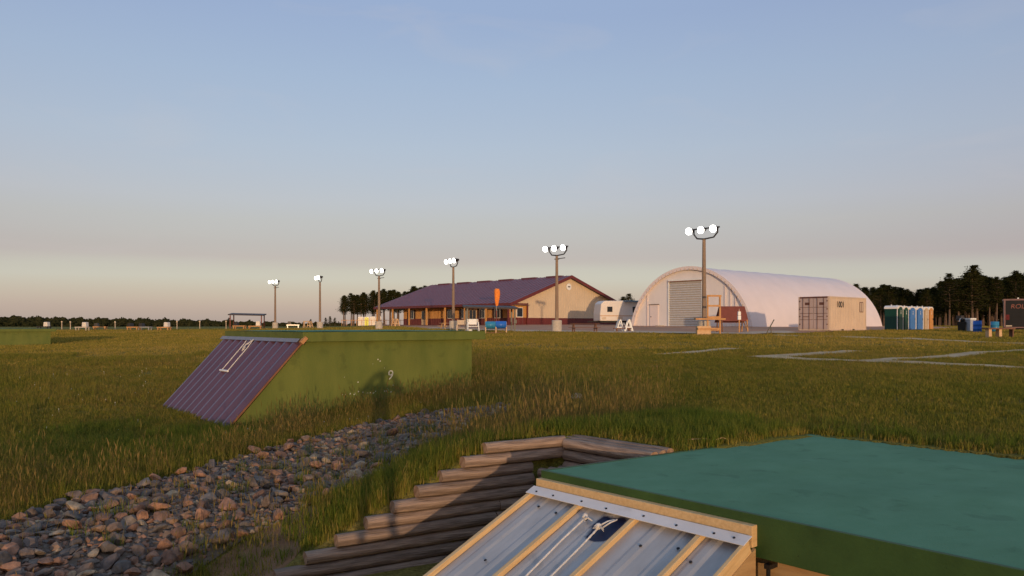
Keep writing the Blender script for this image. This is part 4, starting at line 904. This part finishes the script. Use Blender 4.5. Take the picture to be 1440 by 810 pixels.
def drum(label, px, d, m_):
    return tag(MB().lathe([(.27, -.03), (.29, .0), (.29, .28), (.305, .3), (.29, .32), (.29, .58), (.305, .6), (.29, .62), (.29, .86), (.27, .88), (.25, .86)], 18, at(px, d)).build('plastic_drum', m_, None, smooth=True), label, 'barrel', 'blue drums by the wood')
drum('royal blue upright drum beside the grey wash stand', 1374.5, 56, M_BLUE); drum('teal blue upright drum near the black trailer', 1399, 60, M_TEAL)
t = thing('plank_table', 'rough plank table on thick posts before the black trailer', 'table', at(1403, 42.5), 2)
for k in range(3): MB().box(-.72, .80, -.3 + .2 * k, -.11 + .2 * k, .46, .54).build('plank', M_DARKW, t)
for x, m_, w in ((-.55, M_TANW, .08), (.03, M_TANW, .08), (.74, M_DARKW, .03)): MB().box(x - w, x + w, -.2, .1, -.06, .46).build('leg', m_, t)
t = thing('cargo_trailer', 'black cargo trailer with lettering at the right edge', 'trailer', at(1412, 52), -31)
TL = 4.4
MB().box(0, TL, 0, 2.1, .42, 2.28).build('body', M_BLACK, t)
M_TRIM = mat('brown_trim', (.20, .11, .10), .5)
for x in (.0, TL - .08): MB().box(x - .01, x + .08, -.03, .03, .38, 2.3).build('corner_trim', M_TRIM, t)
MB().box(-.05, TL, -.04, 2.12, 2.25, 2.36).build('roof_rail', M_TRIM, t); MB().box(0, TL, -.03, .0, .40, .47).build('sill', M_TRIM, t)
MB().box(.08, .30, -.04, -.0, .95, 1.3).build('red_marker', mat('dark_red', (.12, .01, .01), .5), t); MB().box(.1, .45, -.04, .0, .5, .58).build('plate', M_TAN, t); MB().box(.75, .85, .1, .2, 2.36, 2.44).build('roof_lamp', M_WHITE, t)
text_mesh('ROLLIN', .42, 'lettering', mat('rust_lettering', (.26, .09, .06), .6), t, (1.08, -.012, 1.84), (R(90), 0, 0), .002, .15)
for x in (1.6, 2.5): MB().lathe([(.28, -.1), (.33, -.08), (.33, .08), (.28, .1)], 16, (x, .12, .3), axis='y').build('wheel', M_BLACK, t)
MB().box(.1, TL - .1, .2, 1.9, .3, .42).build('chassis', M_BLACK, t)
# far small things along the stations at the left
def station_post(label, px, d, h, grp='station posts'):
    t = thing('station_post', label, 'post', at(px, d), 0, grp); MB().box(-.04, .04, -.04, .04, -.1, h - .2).build('post', M_TAN, t); MB().box(-.09, .09, -.07, .07, h - .2, h).build('box', M_TAN, t)
for i_, (px, d) in enumerate(((87, 120), (99, 118), (162, 114), (249, 112), (281, 110), (318, 112))):
    station_post(('pale station post left of the pale target stand, nearer its neighbour', 'pale station post just left of the pale target stand', 'pale station post between two orange target stands', 'pale station post right of the tall white machine', 'pale station post midway to the open shelter', 'pale station post just left of the open shelter')[i_], px, d, 1.3)
def thrower(label, px, d, m_, white=True):
    t = thing('target_stand', label, 'stand', at(px, d), RNG.uniform(-15, 15), 'target stands on the far field')
    MB().box(-.9, .9, -.35, .35, .45, .58).build('table_top', m_, t)
    for x in (-.75, .75):
        for y in (-.28, .28): MB().box(x - .06, x + .06, y - .06, y + .06, -.1, .45).build('leg', m_, t)
    if white: MB().prism([(.1, .58), (.72, .58), (.68, 1.2), (.15, 1.2)], -.3, .3, lambda a_, b_, e: (a_, e, b_)).build('machine', M_CAMP, t, bevel=.05)
    else: MB().prism([(-.8, .58), (-.2, .58), (-.3, 1.05), (-.7, 1.05)], -.3, .3, lambda a_, b_, e: (a_, e, b_)).build('machine', M_LAMPB, t)
for px, d, m_, w, lab in ((62, 108, M_LAMPB, True, 'grey and white target stand just beyond the leftmost trap house'), (116, 104, M_CONC, True, 'pale target stand with white machine on far left field'), (141, 110, M_WOODRED, False, 'small orange stand with dark machine on far left field'), (188, 104, M_WOODRED, False, 'orange stand with dark machine between pale ones'), (204, 104, M_GALV, False, 'grey target stand right of an orange one'), (231, 102, M_WOODRED, True, 'orange target stand with tall white machine'), (337, 108, M_WOODRED, False, 'orange bench left under the open shelter'), (359, 107, M_WOODRED, True, 'orange stand right under the open shelter'), (412, 112, M_GALV, False, 'grey rail stand right of the leftmost mast')):
    thrower(lab, px, d, m_, w)
t = thing('fence_rail', 'row of thin wooden rail posts before the pines', 'fence', at(535, 150), 3)
for k in range(16): MB().box(-7.5 + k * .95, -7.42 + k * .95, -.04, .04, -.1, 1.3).build('post', M_WOODRED, t)
MB().box(-7.6, 7.0, -.08, -.04, 1.12, 1.2).build('rail', M_WOODRED, t)

# ------------------------------------------------------------------ pines
M_BARK = mat('pine_bark', (.10, .062, .042), .9, scale=3, col2=(.17, .11, .08), stretch=(3, 3, .6), bump=.4, bscale=8)
M_NEED = blade_mat('pine_needles', [(.010, .012, .005), (.020, .022, .007), (.034, .034, .010), (.050, .045, .016)], .3, .1)
def pine_meshes(seed, h, bare, wid, nclump, top='round'):
    rr = random.Random(seed); tr = MB(); pts = []; rad = []
    bx, by = rr.uniform(-.12, .12), rr.uniform(-.12, .12)
    for i in range(7):
        t = i / 6; pts.append((bx * math.sin(t * 3), by * math.sin(t * 2.4), h * .97 * t - .2)); rad.append(.17 * (h / 10) * (1 - t) ** .8 + .02)
    tr.tube(pts, rad, 7); V = []; Fc = []
    def leaf(c, s):
        a_ = rr.uniform(0, 6.28); u = Vector((math.cos(a_), math.sin(a_), rr.uniform(-.4, .5))).normalized(); w = Vector((rr.gauss(0, 1), rr.gauss(0, 1), rr.gauss(0, 1))); w = (w - u * w.dot(u)).normalized()
        n0 = len(V); V.extend([tuple(c - u * s - w * s * .16), tuple(c + u * s * .2 - w * s * .34), tuple(c + u * s), tuple(c + w * s * .34)]); Fc.append((n0, n0 + 1, n0 + 2, n0 + 3))
    levels = int(nclump / 6)
    for L in range(levels):
        t = L / max(1, levels - 1); z = h * (bare + (1 - bare) * t)
        prof_ = (math.sin(math.pi * min(1, t * .86 + .16)) ** .7 if top == 'round' else (1 - t) ** .75 + .08) * wid
        for k in range(rr.randint(4, 7)):
            a_ = rr.uniform(0, 6.28); l_ = prof_ * rr.uniform(.45, 1.12)
            if t < .25 and rr.random() < .35: l_ *= 1.25
            p0 = Vector((bx * math.sin(z / h * 3), by * math.sin(z / h * 2.4), z)); p1 = p0 + Vector((math.cos(a_) * l_, math.sin(a_) * l_, l_ * rr.uniform(-.08, .35)))
            tr.tube([p0, (p0 + p1) / 2 + Vector((0, 0, .05)), p1], [.035, .022, .008], 4, cap=False)
            for q in range(rr.randint(2, 3)):
                c = p0.lerp(p1, (.55, .85, 1.0)[q]) + Vector((rr.gauss(0, .08), rr.gauss(0, .08), rr.gauss(0, .06))); cs = (.20 + .22 * l_) * rr.uniform(.7, 1.15)
                for m_ in range(13): leaf(c + Vector((rr.gauss(0, cs), rr.gauss(0, cs), rr.gauss(0, cs * .5))), rr.uniform(.10, .22))
    me = bpy.data.meshes.new('crown'); me.from_pydata(V, [], Fc); me.materials.append(M_NEED)
    tm = tr.mesh('trunk'); tm.materials.append(M_BARK); return tm, me
PV = [pine_meshes(1, 10, .42, 1.5, 90), pine_meshes(2, 10, .5, 1.35, 84), pine_meshes(3, 10, .36, 1.7, 100), pine_meshes(4, 10, .30, 1.9, 110, 'cone'), pine_meshes(5, 10, .45, 1.6, 96)]
def pine(label, px, d, ypx, var, group, wide=1.0, zb_=None):
    x = (px - HX) / F * d; z = hz(x, d); h = (HY - ypx) / F * d + EYE - z; s_ = h / 10.0
    t = thing('pine_tree', label, 'tree', (x, d, z), random.uniform(0, 360), group); t.scale = (s_ * wide, s_ * wide, s_)
    for nm, me in zip(('trunk', 'crown'), PV[var]): o = bpy.data.objects.new(nm, me); COL.objects.link(o); o.parent = t
    return t
rt = random.Random(5)
# right-hand wood: outline heights read along the picture
outl = [(1195, 402), (1205, 396), (1225, 404), (1245, 398), (1262, 402), (1280, 406), (1300, 402), (1315, 400), (1330, 388), (1344, 392), (1357, 384), (1368, 376), (1382, 384), (1396, 390), (1410, 388), (1425, 384), (1440, 382), (1470, 380)]
oy = lambda px: np.interp(px, [p[0] for p in outl], [p[1] for p in outl])
G1 = 'dark pines of the right-hand wood'
for (px, y_, v, w_, lab) in ((1368, 375, 3, 1.25, 'tallest broad pine rising above the right-hand wood'), (1335, 386, 2, 1.15, 'open crowned pine left of the tallest pine'), (1401, 391, 1, 1.0, 'slim pine with bare trunk right of the tallest pine'), (1428, 383, 4, 1.1, 'pine above the black trailer at the right edge')):
    pine(lab, px, 118, y_, v, G1, w_)
def wood_label(px, row):
    zone = 'at the far end of the arch hall' if px < 1243 else 'behind the portable toilets' if px < 1322 else 'left of the litter bin' if px < 1347 else 'behind the litter bin' if px < 1383 else 'behind the teal drum' if px < 1412 else 'behind the black trailer'
    return 'dark pine, %s row of the wood, %s' % (('front', 'second', 'third', 'deepest')[row], zone)
for row, (d, n_, j) in enumerate(((122, 20, 10), (130, 23, 6), (139, 25, 5), (150, 26, 5))):
    for k in range(n_):
        px = 1188 + (1462 - 1188) * (k + rt.uniform(.1, .9)) / n_; pine(wood_label(px, row), px, d + rt.uniform(-3, 3), oy(px) + rt.uniform(2, j * 1.6) + (3 if row == 0 else 0), rt.choice((0, 2, 3, 4, 2)), G1, rt.uniform(1.05, 1.45))
G2 = 'pines of the grove left of the clubhouse'
outl2 = [(478, 416), (490, 413), (510, 412), (530, 409), (548, 405), (560, 411), (575, 408), (582, 403), (596, 401), (604, 405)]
oy2 = lambda px: np.interp(px, [p[0] for p in outl2], [p[1] for p in outl2])
for row, (d, n_) in enumerate(((205, 13), (216, 14), (228, 14))):
    for k in range(n_):
        px = 480 + 134 * (k + rt.uniform(.2, .8)) / n_; lab = 'leftmost pine of the grove left of the clubhouse' if (row == 0 and k == 0) else ('pine in the %s row of the grove, %s' % (('front', 'middle', 'back')[row], 'above the far toilets' if px < 535 else 'left of the clubhouse eave' if px < 568 else 'rising over the clubhouse roof'))
        pine(lab, px, d + rt.uniform(-3, 3), oy2(px) + rt.uniform(0, 5) + (0 if row else 1), rt.choice((0, 1, 4, 1)), G2, rt.uniform(1.0, 1.3))
pine('dark bushy tree top between clubhouse roof and arch hall', 884, 150, 414, 2, None, 1.5); pine('low tree top behind the clubhouse eave', 876, 156, 418, 3, None, 1.3)
# young trees on the far edge by the leftmost masts
for px, y_ in ((413, 456), (426, 453), (437, 449), (444, 452), (458, 447), (464, 445), (471, 447), (476, 452), (322, 447), (333, 452), (497, 449)):
    pine('small young pine ' + ('left of the open shelter roof post' if px < 340 else 'right of the leftmost mast' if px < 430 else 'just left of the second mast from left' if px < 450 else 'between the second mast and the pine grove' if px < 490 else 'at the foot of the pine grove'), px, 260, y_, 3, 'young pines on the far field edge', 1.3)

# far wooded ridge: one mass
M_FAR = blade_mat('far_forest_leaves', [(.020, .022, .010), (.028, .030, .012), (.040, .038, .018)], .02, .1)
V = []; Fc = []; rf = np.random.default_rng(4)
for k in range(26000):
    px = rf.uniform(-150, 560); d = rf.uniform(420, 520); x = (px - HX) / F * d
    topy = np.interp(px, [-150, 0, 60, 120, 190, 260, 330, 420, 560], [441, 443, 444, 446.0, 446.5, 448, 450, 453, 455]) + 1.2 * math.sin(px * .21) + .8 * math.sin(px * .53 + 1); ht = (HY - topy) / F * 520 + .6
    fr_ = (d - 420) / 100; z = ht * (.35 + .65 * fr_) * math.sqrt(rf.random()) + hz(0, 900) * 0
    s_ = rf.uniform(.5, 1.25); a_ = rf.uniform(0, 6.28); b_ = rf.uniform(-.7, .7); n0 = len(V); u = np.array([math.cos(a_), math.sin(a_), b_]); w = np.array([-math.sin(a_) * b_, math.cos(a_) * b_ * .3, 1.0])
    c = np.array([x, d, z]); V += [tuple(c - u * s_), tuple(c + w * s_ * .5 - u * s_ * .1), tuple(c + u * s_), tuple(c - w * s_ * .6)]; Fc.append((n0, n0 + 1, n0 + 2, n0 + 3))
me = bpy.data.meshes.new('distant_forest'); me.from_pydata(V, [], Fc); me.materials.append(M_FAR); o = bpy.data.objects.new('distant_forest', me); COL.objects.link(o); o['kind'] = 'stuff'
tag(o, 'low dark wooded ridge along the far left horizon', 'forest')

V = []; Fc = []
for k in range(9000):
    px = rf.uniform(1180, 1530); d = rf.uniform(152, 176); x = (px - HX) / F * d; ht = (HY - oy(px)) / F * d * .8; z = .6 + ht * rf.random() ** .8
    s_ = rf.uniform(.35, .8); a_ = rf.uniform(0, 6.28); b_ = rf.uniform(-.7, .7); n0 = len(V); u = np.array([math.cos(a_), math.sin(a_), b_]); w = np.array([-math.sin(a_) * b_, math.cos(a_) * b_ * .3, 1.0])
    c = np.array([x, d, z]); V += [tuple(c - u * s_), tuple(c + w * s_ * .6 - u * s_ * .1), tuple(c + u * s_), tuple(c - w * s_ * .6)]; Fc.append((n0, n0 + 1, n0 + 2, n0 + 3))
me = bpy.data.meshes.new('deep_wood'); me.from_pydata(V, [], Fc); me.materials.append(M_NEED); o = bpy.data.objects.new('deep_wood', me); COL.objects.link(o); o['kind'] = 'stuff'
tag(o, 'dark undergrowth deep inside the right-hand wood', 'forest')

# ------------------------------------------------------------------ grass (tufts scattered with geometry nodes)
def tuft(name, n, h, spread, width, lean, m_, seed, head=0.0):
    rr = random.Random(seed); V = []; Fc = []
    for k in range(n):
        a_ = rr.uniform(0, 6.28); r_ = spread * math.sqrt(rr.random()); bx, by = r_ * math.cos(a_), r_ * math.sin(a_); hh = h * rr.uniform(.5, 1.15); q = rr.uniform(0, 6.28); w = width * rr.uniform(.7, 1.3)
        dx, dy = math.cos(q), math.sin(q); sx, sy = -dy * w / 2, dx * w / 2; l_ = lean * rr.uniform(.2, 1.2) * hh; n0 = len(V)
        V += [(bx - sx, by - sy, -.02), (bx + sx, by + sy, -.02), (bx + dx * l_ * .3 + sx * .8, by + dy * l_ * .3 + sy * .8, hh * .55), (bx + dx * l_ * .3 - sx * .8, by + dy * l_ * .3 - sy * .8, hh * .55), (bx + dx * l_, by + dy * l_, hh)]
        Fc += [(n0, n0 + 1, n0 + 2, n0 + 3), (n0 + 3, n0 + 2, n0 + 4)]
        if rr.random() < head:                # seed head
            hw = width * 1.9; hl = hh * .17; n1 = len(V); tx, ty, tz = V[n0 + 4]
            V += [(tx, ty, tz - hl), (tx + dx * hw - sx, ty + dy * hw - sy, tz - hl * .3), (tx + dx * l_ * .1, ty + dy * l_ * .1, tz + hl * .6), (tx - dx * hw + sx, ty - dy * hw + sy, tz - hl * .3)]; Fc.append((n1, n1 + 1, n1 + 2, n1 + 3))
    me = bpy.data.meshes.new(name); me.from_pydata(V, [], Fc); me.materials.append(m_)
    return bpy.data.objects.new(name, me)
def scatter(name, pts, scl, srcs, label, cat):
    n = len(pts); me = bpy.data.meshes.new(name); me.from_pydata(pts.tolist(), [], [])
    def attr(nm, tp, dat, key):
        at_ = me.attributes.new(nm, tp, 'POINT'); at_.data.foreach_set(key, np.ascontiguousarray(dat).ravel())
    rot = np.stack([RNG.normal(0, .08, n), RNG.normal(0, .08, n), RNG.uniform(0, 6.28, n)], 1).astype(np.float32)
    attr('rot', 'FLOAT_VECTOR', rot, 'vector'); attr('scl', 'FLOAT', scl.astype(np.float32), 'value'); attr('pick', 'INT', RNG.integers(0, len(srcs), n).astype(np.int32), 'value')
    o = bpy.data.objects.new(name, me); COL.objects.link(o); o['kind'] = 'stuff'; tag(o, label, cat)
    g = bpy.data.node_groups.new(name + '_nodes', 'GeometryNodeTree'); g.interface.new_socket('Geometry', in_out='INPUT', socket_type='NodeSocketGeometry'); g.interface.new_socket('Geometry', in_out='OUTPUT', socket_type='NodeSocketGeometry')
    gi = g.nodes.new('NodeGroupInput'); go = g.nodes.new('NodeGroupOutput'); ip = g.nodes.new('GeometryNodeInstanceOnPoints'); jn = g.nodes.new('GeometryNodeJoinGeometry')
    for s_ in srcs:
        oi = g.nodes.new('GeometryNodeObjectInfo'); oi.inputs['Object'].default_value = s_; oi.inputs['As Instance'].default_value = True; g.links.new(oi.outputs['Geometry'], jn.inputs[0])
    def na(nm, tp):
        x = g.nodes.new('GeometryNodeInputNamedAttribute'); x.data_type = tp; x.inputs[0].default_value = nm; return x.outputs[0]
    g.links.new(gi.outputs[0], ip.inputs['Points']); g.links.new(jn.outputs[0], ip.inputs['Instance']); ip.inputs['Pick Instance'].default_value = True
    g.links.new(na('pick', 'INT'), ip.inputs['Instance Index']); g.links.new(na('rot', 'FLOAT_VECTOR'), ip.inputs['Rotation']); g.links.new(na('scl', 'FLOAT'), ip.inputs['Scale']); g.links.new(ip.outputs[0], go.inputs[0])
    md = o.modifiers.new('scatter', 'NODES'); md.node_group = g; return o
M_MOWN = blade_mat('mown_blades', [(.080, .100, .015), (.145, .152, .021), (.215, .188, .031), (.275, .20, .046), (.31, .20, .066)], .13)
M_LUSH = blade_mat('lush_blades', [(.075, .11, .015), (.11, .145, .019), (.155, .165, .027), (.19, .175, .038)], .6)
M_DRY = blade_mat('dry_stalks', [(.10, .105, .022), (.15, .125, .032), (.24, .155, .05), (.30, .19, .075)], .8)
S_MOWN = [tuft('mown_tuft', 26, .075, .14, .0075, .55, M_MOWN, i) for i in range(4)]
S_MID = [tuft('meadow_tuft', 24, .15, .15, .008, .5, M_MOWN, 20 + i) for i in range(4)]
S_LUSH = [tuft('lush_tuft', 26, .24, .12, .010, .6, M_LUSH, 40 + i) for i in range(4)]
S_DRY = [tuft('dry_tuft', 9, .34 + .05 * i, .30, .0038, .5, M_DRY, 60 + i, .55) for i in range(5)]
M_FARG = blade_mat('far_field_blades', [(.10, .11, .018), (.19, .17, .026), (.30, .225, .040), (.37, .255, .060), (.40, .26, .08)], .09)
S_FAR = [tuft('far_tuft', 22, .10, .35, .022, .5, M_FARG, 80 + i) for i in range(3)]
SOIL = [gp(*p) for p in [(290, 800), (350, 756), (425, 712), (470, 708), (450, 745), (415, 785), (400, 830), (300, 850)]]
def local_box(o2, rz, x0, x1, y0, y1):
    c_, s_ = math.cos(R(rz)), math.sin(R(rz)); return [np.array([o2[0] + x * c_ - y * s_, o2[1] + x * s_ + y * c_]) for x, y in ((x0, y0), (x1, y0), (x1, y1), (x0, y1))]
ROOFS = [local_box(A0, ROT, -2.3, LX + .06, -LY - .05, .06), local_box(H2, 38.6, .0, HL - .3, .05, HW), local_box(H2, 38.6, -1.45, .2, .05, HW), local_box(p3, 40, -1.5, HL, 0, HW), PIT]
def path_polys():
    out = []
    for pts, w in PATHS:
        c = [gp(*p) for p in pts]; a_ = []; b_ = []
        for i, p in enumerate(c):
            d = c[min(i + 1, len(c) - 1)] - c[max(i - 1, 0)]; n = np.array([-d[1], d[0]]) / np.linalg.norm(d) * w * .36; a_.append(p + n); b_.append(p - n)
        out.append(a_ + b_[::-1])
    return out
PP = path_polys(); LOTP = [np.array(p) for p in lot_a] + [np.array(p) for p in lot_b][::-1]
WALLP = [Q0 + WING * 3.6 + np.array([-.10, .09]), Q0 + np.array([-.06, .10]), Q0 + W_ * .36, Q0 + W_ * .36 + V_ * 1.5, Q0 + V_ * 1.5, Q0 + WING * 3.6]
def sample(n, d0, d1, dens_pow=1.0, pxr=(-420, 1860)):
    u = RNG.random(n); d = (d0 ** dens_pow + u * (d1 ** dens_pow - d0 ** dens_pow)) ** (1 / dens_pow); px = RNG.uniform(*pxr, n); x = (px - HX) / F * d; return x, d
def clean(x, y, rocks=True, keep=0.0):
    ok = np.ones(len(x), bool)
    for p in ROOFS + PP + [LOTP, WALLP]: ok &= ~in_poly(x, y, p)
    ok &= ~(in_poly(x, y, SOIL) & (RNG.random(len(x)) > .3))
    if rocks: ok &= ~(in_poly(x, y, ROCK_POLY) & (RNG.random(len(x)) > keep))
    return x[ok], y[ok]
def px_poly(pts): return [gp(*p) for p in pts]
def P3(x, y): return np.stack([x, y, H(x, y, pit=False)], 1)
x, y = clean(*sample(88000, 4.0, 30, 1.25)); scatter('mown_grass', P3(x, y), RNG.uniform(.6, 1.25, len(x)), S_MOWN, 'short mown grass over the near field', 'grass')
x, y = clean(*sample(84000, 26, 110, 1.3)); scatter('far_grass', P3(x, y), RNG.uniform(.6, 1.2, len(x)) * np.clip(y / 45, .8, 1.6), S_FAR, 'short grass over the far field', 'grass')
# rougher meadow left of and around the swale
x, y = sample(21000, 5, 34, 1.2, (-420, 760)); nn = np.sin(x * .8 + 2 * np.sin(y * .3)) + np.sin(y * .9 + x * .4); k = nn > -.2; x, y = clean(x[k], y[k]); scatter('meadow_grass', P3(x, y), RNG.uniform(.7, 1.35, len(x)), S_MID, 'rough uneven meadow grass left of the swale', 'grass')
def region(polys, n, clump=.35):
    xs, ys = [], []
    for pl, w in polys:
        pl = px_poly(pl); a_ = np.array(pl); lo_, hi_ = a_.min(0), a_.max(0); m_ = int(n * w); c = RNG.uniform(lo_, hi_, (m_ * 6, 2)); c = c[in_poly(c[:, 0], c[:, 1], pl)]
        nn = np.sin(c[:, 0] * 3.1 + 2 * np.sin(c[:, 1] * 2.3)) * .5 + np.sin(c[:, 1] * 4.1 + c[:, 0]) * .5 + RNG.normal(0, .5, len(c)); c = c + RNG.normal(0, .22, c.shape); c = c[nn > clump - .7][:m_]; xs.append(c[:, 0]); ys.append(c[:, 1])
    return np.concatenate(xs), np.concatenate(ys)
dry = [([(380, 596), (480, 572), (665, 546), (700, 560), (600, 584), (490, 605), (400, 630)], 1.0), ([(600, 648), (680, 604), (740, 580), (800, 572), (815, 600), (790, 612), (690, 630)], .8), ([(690, 556), (820, 548), (930, 560), (925, 585), (840, 600), (740, 580)], 1.0), ([(-40, 650), (25, 650), (40, 720), (-40, 750)], .35),
       ([(250, 655), (390, 615), (430, 600), (400, 630), (330, 650)], .25), ([(330, 772), (420, 715), (480, 705), (430, 780), (300, 830)], .12), ([(0, 700), (150, 676), (300, 645), (300, 656), (150, 690), (0, 735)], .12), ([(620, 520), (700, 505), (760, 530), (700, 556), (665, 545)], .35)]
x, y = region(dry, 560, .75); x, y = clean(x, y, keep=.03); scatter('dry_tall_grass', P3(x, y), RNG.uniform(.4, 1.0, len(x)) * np.where(RNG.random(len(x)) < .12, 1.35, 1.0), S_DRY, 'tall dry reddish grass along the swale and walls', 'grass')
lush = [([(420, 790), (480, 735), (560, 690), (650, 640), (680, 628), (650, 622), (560, 660), (480, 705), (400, 765)], 1.2), ([(820, 606), (900, 590), (1000, 590), (1060, 600), (1000, 622), (950, 628)], .8), ([(130, 640), (250, 605), (330, 602), (380, 600), (300, 632), (180, 655)], .6), ([(450, 570), (540, 553), (640, 545), (560, 566), (470, 590)], .7), ([(0, 640), (110, 600), (220, 590), (110, 660), (0, 690)], .5), ([(690, 612), (790, 604), (900, 612), (780, 613)], .5), ([(970, 605), (1142, 604), (1300, 618), (1440, 630), (1500, 645), (1142, 610), (1000, 622)], .25)]
x, y = region(lush, 1100, .3); x, y = clean(x, y); scatter('lush_green_grass', P3(x, y), RNG.uniform(.3, .8, len(x)), S_LUSH, 'long green grass on the bank behind the log ends', 'grass')
# fringe of grass along the foot of the houses and over the rocks' rim
def flower():
    mb = MB(); mb.tube([(0, 0, 0), (0, 0, .14)], .003, 4, cap=False); mb.lathe([(.004, -.012), (.016, -.004), (.017, .004), (.006, .014)], 6, (0, 0, .15)); me = mb.mesh('clover'); me.materials.append(mat('clover_white', (.62, .60, .50), .8)); return bpy.data.objects.new('clover', me)
x, y = region([([(0, 535), (230, 520), (230, 600), (120, 650), (0, 690)], 1.0), ([(330, 610), (600, 570), (650, 560), (500, 600), (350, 640)], .3)], 40, -2); x, y = clean(x, y); scatter('clover_flowers', P3(x, y), RNG.uniform(.4, .75, len(x)), [flower()], 'scattered white clover heads in the left meadow', 'flowers')
x, y = region([([(0, 760), (200, 700), (480, 620), (640, 590), (640, 612), (480, 690), (340, 755), (240, 810), (0, 820)], 1.0), ([(240, 825), (340, 765), (430, 715), (500, 695), (600, 642), (660, 605), (640, 600), (560, 650), (480, 688), (400, 722), (320, 760)], .7)], 200); k = RNG.random(len(x)) > .3; scatter('swale_weeds', P3(x[k], y[k]), RNG.uniform(.5, 1.0, k.sum()), S_DRY[:2] + S_LUSH[:1], 'sparse weeds growing between the swale rocks', 'weeds')
tag(MB().tube([(0, 0, .03), (.5, -.1, .06), (.95, -.12, .04)], [.012, .010, .006], 6).tube([(.9, -.11, .045), (1.1, .02, .07), (1.2, -.02, .05)], .005, 5).build('dry_branch', M_TANW), 'dry bare branch lying in grass behind the log wall', 'branch').location = (*gp(965, 624), hz(*gp(965, 624)) + .03); bpy.data.objects['dry_branch'].scale = (.36, .36, .5)

# ------------------------------------------------------------------ the photographer, whose long shadow falls over the logs, rocks and green wall
def person():
    G = hz(0, -.42); vt = []; ed = []; rd = []
    def jv(p, r_, par=None):
        vt.append(p); rd.append(r_)
        if par is not None: ed.append((par, len(vt) - 1))
        return len(vt) - 1
    y = -.46; top_ = EYE - .02
    pel = jv((0, y, G + .86), (.17, .13)); ab = jv((0, y, G + 1.02), (.15, .11), pel); ch = jv((0, y, G + 1.20), (.18, .13), ab); nk = jv((0, y + .02, G + 1.36), (.065, .065), ch); hb = jv((0, y + .05, G + 1.44), (.075, .085), nk); ht_ = jv((0, y + .06, G + 1.53), (.088, .105), hb); jv((0, y + .04, G + 1.60), (.06, .075), ht_)
    for s in (-1, 1):
        shd = jv((s * .19, y, G + 1.29), (.075, .075), ch); el = jv((s * .47, y + .13, G + 1.16), (.068, .068), shd); wr = jv((s * .17, y + .36, G + 1.55), (.05, .05), el); pm = jv((s * .11, y + .40, G + 1.60), (.04, .03), wr)
        for k in range(4):
            f1 = jv((s * (.085 - .004 * k), y + .415, G + 1.625 - .018 * k), (.0095, .0095), pm); f2 = jv((s * (.065 - .004 * k), y + .435, G + 1.63 - .018 * k), (.009, .009), f1); jv((s * .045, y + .43, G + 1.628 - .018 * k), (.008, .008), f2)
        th = jv((s * .085, y + .385, G + 1.60), (.011, .011), pm); jv((s * .06, y + .385, G + 1.625), (.009, .009), th)
        hp = jv((s * .10, y, G + .79), (.10, .10), pel); kn = jv((s * .13, y + .03, G + .45), (.066, .066), hp); an = jv((s * .15, y, G + .09), (.046, .046), kn); ft = jv((s * .16, y + .10, G + .05), (.045, .04), an); jv((s * .165, y + .19, G + .035), (.04, .03), ft)
    me = bpy.data.meshes.new('person'); me.from_pydata(vt, ed, []); o = bpy.data.objects.new('person', me); COL.objects.link(o)
    sm = o.modifiers.new('skin', 'SKIN'); sub = o.modifiers.new('sub', 'SUBSURF'); sub.levels = 2; sub.render_levels = 2
    for v, r_ in zip(me.skin_vertices[0].data, rd): v.radius = r_
    me.skin_vertices[0].data[0].use_root = True
    dg = bpy.context.evaluated_depsgraph_get(); m2 = bpy.data.meshes.new_from_object(o.evaluated_get(dg)); m2.name = 'person'; bpy.data.objects.remove(o)
    for nm, c in (('skin', (.45, .26, .18)), ('grey_jacket', (.12, .13, .15)), ('blue_trousers', (.04, .06, .12)), ('dark_hair', (.03, .02, .015))): m2.materials.append(mat(nm, c, .8))
    for p in m2.polygons:
        z = p.center.z - G; p.use_smooth = True
        p.material_index = 2 if z < .92 else (3 if z > 1.54 and p.center.y < y + .16 else (0 if (z > 1.36 and abs(p.center.x) < .15 and (p.center.y > y + .3 or abs(p.center.x) < .11)) else 1))
    return bpy.data.objects.new('person', m2)
ph = person(); COL.objects.link(ph); tag(ph, 'person in grey jacket standing with both arms raised to hold a phone', 'person')
tag(MB().box(-.075, .075, -.032, -.022, EYE - .04, EYE + .036).build('phone', M_BLACK, None, bevel=.003), 'black phone held up in both hands', 'phone')
